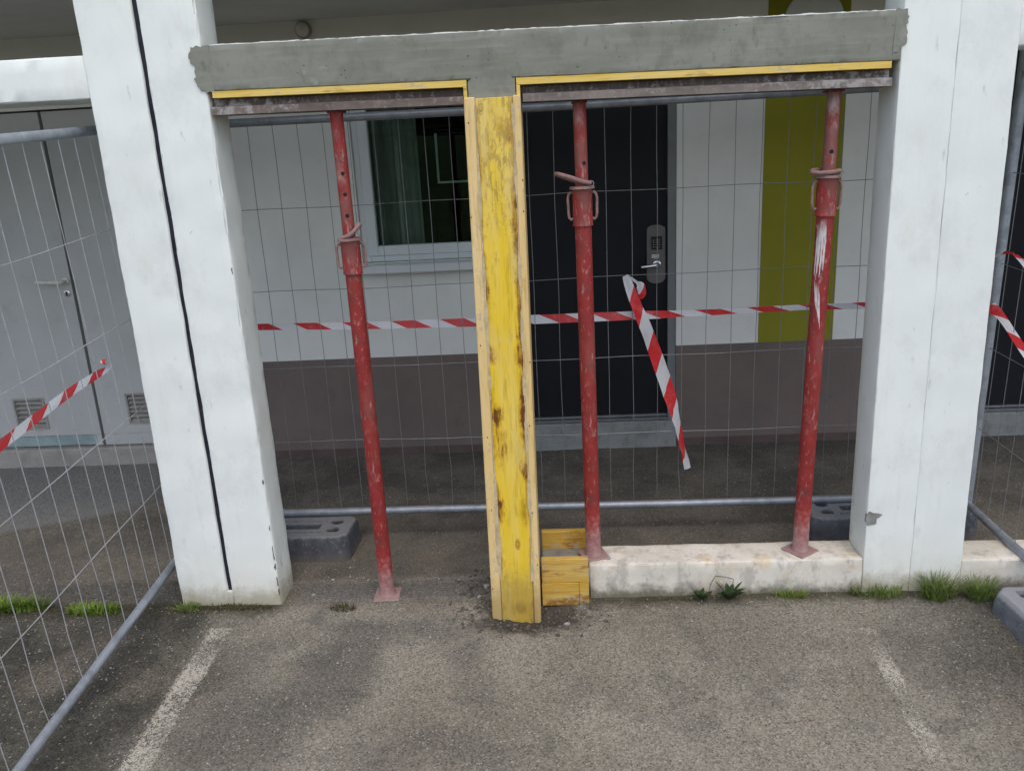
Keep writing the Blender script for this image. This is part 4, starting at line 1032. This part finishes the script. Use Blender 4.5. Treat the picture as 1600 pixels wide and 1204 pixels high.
tl = ribbon('barrier_tape', [(-1.630, 1.70, 0.86), (-1.634, 2.0, 0.903), (-1.640, 2.153, 0.920), (-1.646, 2.353, 0.944), (-1.651, 2.545, 0.966), (-1.656, 2.716, 0.979), (-1.658, 2.80, 0.981), (-1.656, 2.818, 0.988), (-1.655, 2.79, 0.998), (-1.655, 2.775, 1.010), (-1.655, 2.785, 1.022)],
            [0.034, 0.034, 0.034, 0.034, 0.033, 0.030, 0.018, 0.010, 0.012, 0.018, 0.020], [0.0] * 11, M['tape3'], None, 0.0015, u0=0.06)
tag(tl, 'red and white tape on the left fence panel in front of the grey service door', 'barrier tape', 'lengths of red and white barrier tape')
tr1 = ribbon('barrier_tape', [(1.693, 3.262, 1.118), (1.674, 3.21, 1.168), (1.676, 3.14, 1.206), (1.690, 3.10, 1.216), (1.692, 3.035, 1.200), (1.692, 2.93, 1.15), (1.692, 2.7, 1.05)], [0.02, 0.024, 0.02, 0.01, 0.018, 0.024, 0.024], [0.2] * 7, M['tape3'], None, u0=0.12)
tag(tr1, 'upper red and white tape arching over the right fence post', 'barrier tape', 'lengths of red and white barrier tape')
tr2 = ribbon('barrier_tape', [(1.680, 3.262, 0.990), (1.673, 3.20, 1.003), (1.676, 3.16, 1.000), (1.686, 3.105, 0.975), (1.691, 3.04, 0.935), (1.691, 2.95, 0.885), (1.690, 2.75, 0.78)], [0.03, 0.038, 0.045, 0.03, 0.028, 0.03, 0.03], [0.2] * 7, M['tape3'], None, u0=0.02)
tag(tr2, 'lower red and white tape knotted to the right fence post', 'barrier tape', 'lengths of red and white barrier tape')

# ------------------------------------------------------------------ weeds, grass, stones
def grass_tuft(x, y, radius, h, count, mat, label, seed, squash=1.0, name='grass_tuft', cat='grass tuft', wid=0.0022):
    rr = random.Random(seed); mb = MB()
    for i in range(count):
        a = rr.uniform(0, 2 * math.pi); rad = radius * math.sqrt(rr.random())
        bx, by = x + rad * math.cos(a), y + rad * math.sin(a) * squash
        by = min(by, F - 0.006)
        out = rr.uniform(0, 2 * math.pi) if rr.random() < 0.35 else a + rr.uniform(-0.6, 0.6)
        hh = h * rr.uniform(0.45, 1.1); lean_ = hh * rr.uniform(0.25, 1.0)
        dx, dy = math.cos(out), math.sin(out)
        wd = wid * rr.uniform(0.6, 1.3); px, py = -dy * wd, dx * wd
        bz = gz(bx, by) - 0.003
        pr = None
        vs = []
        for k in range(5):
            t = k / 4
            cx = bx + dx * lean_ * t ** 1.7; cy = min(by + dy * lean_ * t ** 1.7, F - 0.004 if bx > -1.14 and (bx > 0.05 or bx < -1.1) else 9)
            cz = bz + hh * (t - 0.35 * t * t * (lean_ / hh)) 
            w_ = (1 - t) ** 0.7
            vs += [(cx - px * w_, cy - py * w_, cz), (cx + px * w_, cy + py * w_, cz)]
        mb.add(vs, [(2 * k, 2 * k + 1, 2 * k + 3, 2 * k + 2) for k in range(4)])
    o = mb.build(name, mat, None, False, origin=(x, y, gz(x, y)))
    return tag(o, label, cat, 'weeds growing along the wall foot')
grass_tuft(1.375, 2.745, 0.055, 0.115, 260, M['grass'], 'big green grass tuft at the foot of the cracked column', 11, 0.6)
grass_tuft(1.525, 2.735, 0.05, 0.10, 220, M['grass'], 'green grass tuft left of the worn fence foot', 12, 0.6)
grass_tuft(1.165, 2.765, 0.095, 0.055, 190, M['grass'], 'low grass spreading in the corner of low wall and cracked column', 13, 0.25)
grass_tuft(0.845, 2.765, 0.06, 0.040, 120, M['grass_bright'], 'small grass tuft under the prop smeared with white', 14, 0.3)
grass_tuft(-1.49, 2.765, 0.055, 0.038, 130, M['grass'], 'grass tuft at the left corner of the split column', 15, 0.4)
grass_tuft(-1.30, 2.770, 0.14, 0.022, 260, M['moss'], 'mossy strip along the foot of the split column', 16, 0.13, 'moss_strip', 'moss', 0.002)
grass_tuft(-0.87, 2.748, 0.050, 0.020, 170, M['moss'], 'yellowish moss patch left of the ground standing prop', 17, 0.45, 'moss_patch', 'moss', 0.002)
grass_tuft(-2.235, 2.83, 0.15, 0.080, 520, M['grass_bright'], 'bright green weed clump at the left picture edge behind the fence', 18, 0.45, 'weed_clump', 'weed', 0.004)
grass_tuft(-1.885, 2.765, 0.11, 0.042, 380, M['grass_bright'], 'low bright green weed patch behind the left fence panel', 19, 0.28, 'weed_clump', 'weed', 0.004)
grass_tuft(0.36, 2.765, 0.11, 0.016, 120, M['moss'], 'thin moss line along the middle of the low wall', 20, 0.10, 'moss_strip', 'moss', 0.002)

def leafy_weed(x, y, n_leaf, size, label, seed):
    rr = random.Random(seed); z0 = gz(x, y)
    e = empty('weed_plant', (x, y, z0), label, 'weed', 'weeds growing along the wall foot')
    for i in range(n_leaf):
        a = 2 * math.pi * i / n_leaf * 2.4 + rr.uniform(-0.3, 0.3)
        ln = size * rr.uniform(0.7, 1.15); el = rr.uniform(0.5, 1.35)
        dx, dy = math.cos(a), math.sin(a)
        if dy > 0: dy *= 0.25
        vs = []; m_ = 6
        for k in range(m_ + 1):
            t = k / m_; w_ = size * 0.12 * math.sin(math.pi * min(1, t * 0.92 + 0.06)) ** 0.8
            h_ = ln * (math.sin(el) * t - 0.22 * t * t)
            r_ = ln * math.cos(el * 0.8) * t
            cx, cy, cz = x + dx * r_, min(y + dy * r_, F - 0.004), z0 + 0.004 + max(0.0, h_) + 0.004 * t
            px, py = -math.sin(a) * w_, math.cos(a) * w_
            vs += [(cx - px, min(cy - py, F - 0.003), cz + w_ * 0.35), (cx, cy, cz), (cx + px, min(cy + py, F - 0.003), cz + w_ * 0.35)]
        fs = []
        for k in range(m_):
            fs += [(3 * k, 3 * k + 1, 3 * k + 4, 3 * k + 3), (3 * k + 1, 3 * k + 2, 3 * k + 5, 3 * k + 4)]
        MB().add(vs, fs).build('leaf', M['weed'], e, True)
    return e
leafy_weed(0.505, 2.755, 14, 0.065, 'small ragged weed against the low wall, left of the leafier one', 31)
leafy_weed(0.61, 2.75, 15, 0.088, 'leafy dark green weed against the middle of the low wall', 32)
# dry stalk bent over the weeds
ds = MB().tube([(0.535, 2.765, 0.0), (0.545, 2.778, 0.05), (0.555, 2.783, 0.066), (0.565, 2.784, 0.084), (0.60, 2.785, 0.079), (0.632, 2.784, 0.070), (0.630, 2.780, 0.045)], 0.0014, 6)
o = ds.build('dry_stalk', M['grass_dry'], None, True, origin=(0.515, 2.765, 0)); tag(o, 'bent dry stalk arching over the leafy weed', 'stalk')

def stone_mesh(mb, x, y, z, r, rr):
    bm = bmesh.new(); bmesh.ops.create_icosphere(bm, subdivisions=1, radius=1.0)
    sx, sy, sz = rr.uniform(0.7, 1.3), rr.uniform(0.7, 1.3), rr.uniform(0.45, 0.8); sd = rr.uniform(0, 99); a = rr.uniform(0, 6.28)
    vs = []
    for v in bm.verts:
        k = r * (1 + 0.35 * mnoise.noise(v.co * 1.4 + Vector((sd, 0, 0))))
        px, py, pz = v.co.x * sx * k, v.co.y * sy * k, v.co.z * sz * k
        vs.append((x + px * math.cos(a) - py * math.sin(a), y + px * math.sin(a) + py * math.cos(a), z + pz + r * 0.3))
    bm.verts.index_update(); mb.add(vs, [[v.index for v in f.verts] for f in bm.faces]); bm.free()
rr = random.Random(21)
for (x, y, r, lab) in ((-0.005, 2.645, 0.011, 'pale stone lying in front of the small yellow formwork'), (-0.325, 2.90, 0.012, 'white stone on the ground just left of the yellow post'),
                       (-0.345, 2.815, 0.012, 'flat pale stone beside the foot of the yellow post'), (-1.02, 2.86, 0.012, 'pale stone chip between the split column and the ground standing prop'),
                       (0.055, 2.862, 0.010, 'pale pebble at the base plate of the prop nearest the post'), (0.165, 2.835, 0.008, 'small white pebble right of the prop base nearest the post')):
    z = gz(x, y) if x < 0 else (0.139 if x > 0.01 else gz(x, y))
    if lab.startswith('pale pebble'): z = 0.127
    if lab.startswith('pale stone lying'): z = gz(x, y)
    mb = MB(); stone_mesh(mb, x, y, z, r, rr)
    o = mb.build('stone', M['stone'], None, False, origin=(x, y, z)); tag(o, lab, 'stone', 'loose stones around the post')
mb = MB()
for i in range(420):
    a = rr.uniform(0, 6.28); q = rr.gauss(1.0, 0.32)
    x, y = -0.15 + 0.21 * q * math.cos(a), 2.705 + 0.105 * q * math.sin(a)
    if -0.30 < x < -0.085 and y > 2.695: continue
    if x > -0.1 and y > F - 0.03: continue
    stone_mesh(mb, x, y, gz(x, y), rr.choice([0.003, 0.003, 0.004, 0.005, 0.008]), rr)
for i in range(120):
    x, y = rr.gauss(-0.36, 0.035), rr.gauss(2.90, 0.045)
    if x > -0.305: continue
    stone_mesh(mb, x, y, gz(x, y), rr.choice([0.004, 0.005, 0.008, 0.010]), rr)
o = mb.build('rubble', M['rubble'], None); o['kind'] = 'stuff'; tag(o, 'dark broken earth and rubble around the post foot', 'rubble')
mb = MB()
for i in range(260):
    x, y = rr.uniform(-2.3, 1.7), rr.uniform(1.8, 4.3)
    if F - 0.02 < y < F + DEP + 0.02 or (y > 3.1 and y < 3.45 and (x < -0.9 or x > 1.0)): continue
    stone_mesh(mb, x, y, gz(x, y), rr.choice([0.0018, 0.0022, 0.003, 0.004]), rr)
for i in range(22):
    x, y = rr.uniform(-1.12, -0.72), rr.uniform(2.96, 3.1); stone_mesh(mb, x, y, gz(x, y), rr.choice([0.002, 0.003, 0.005]), rr)
o = mb.build('loose_chips', M['chip'], None); o['kind'] = 'stuff'; tag(o, 'scattered white stone chips on the asphalt', 'stone chips')
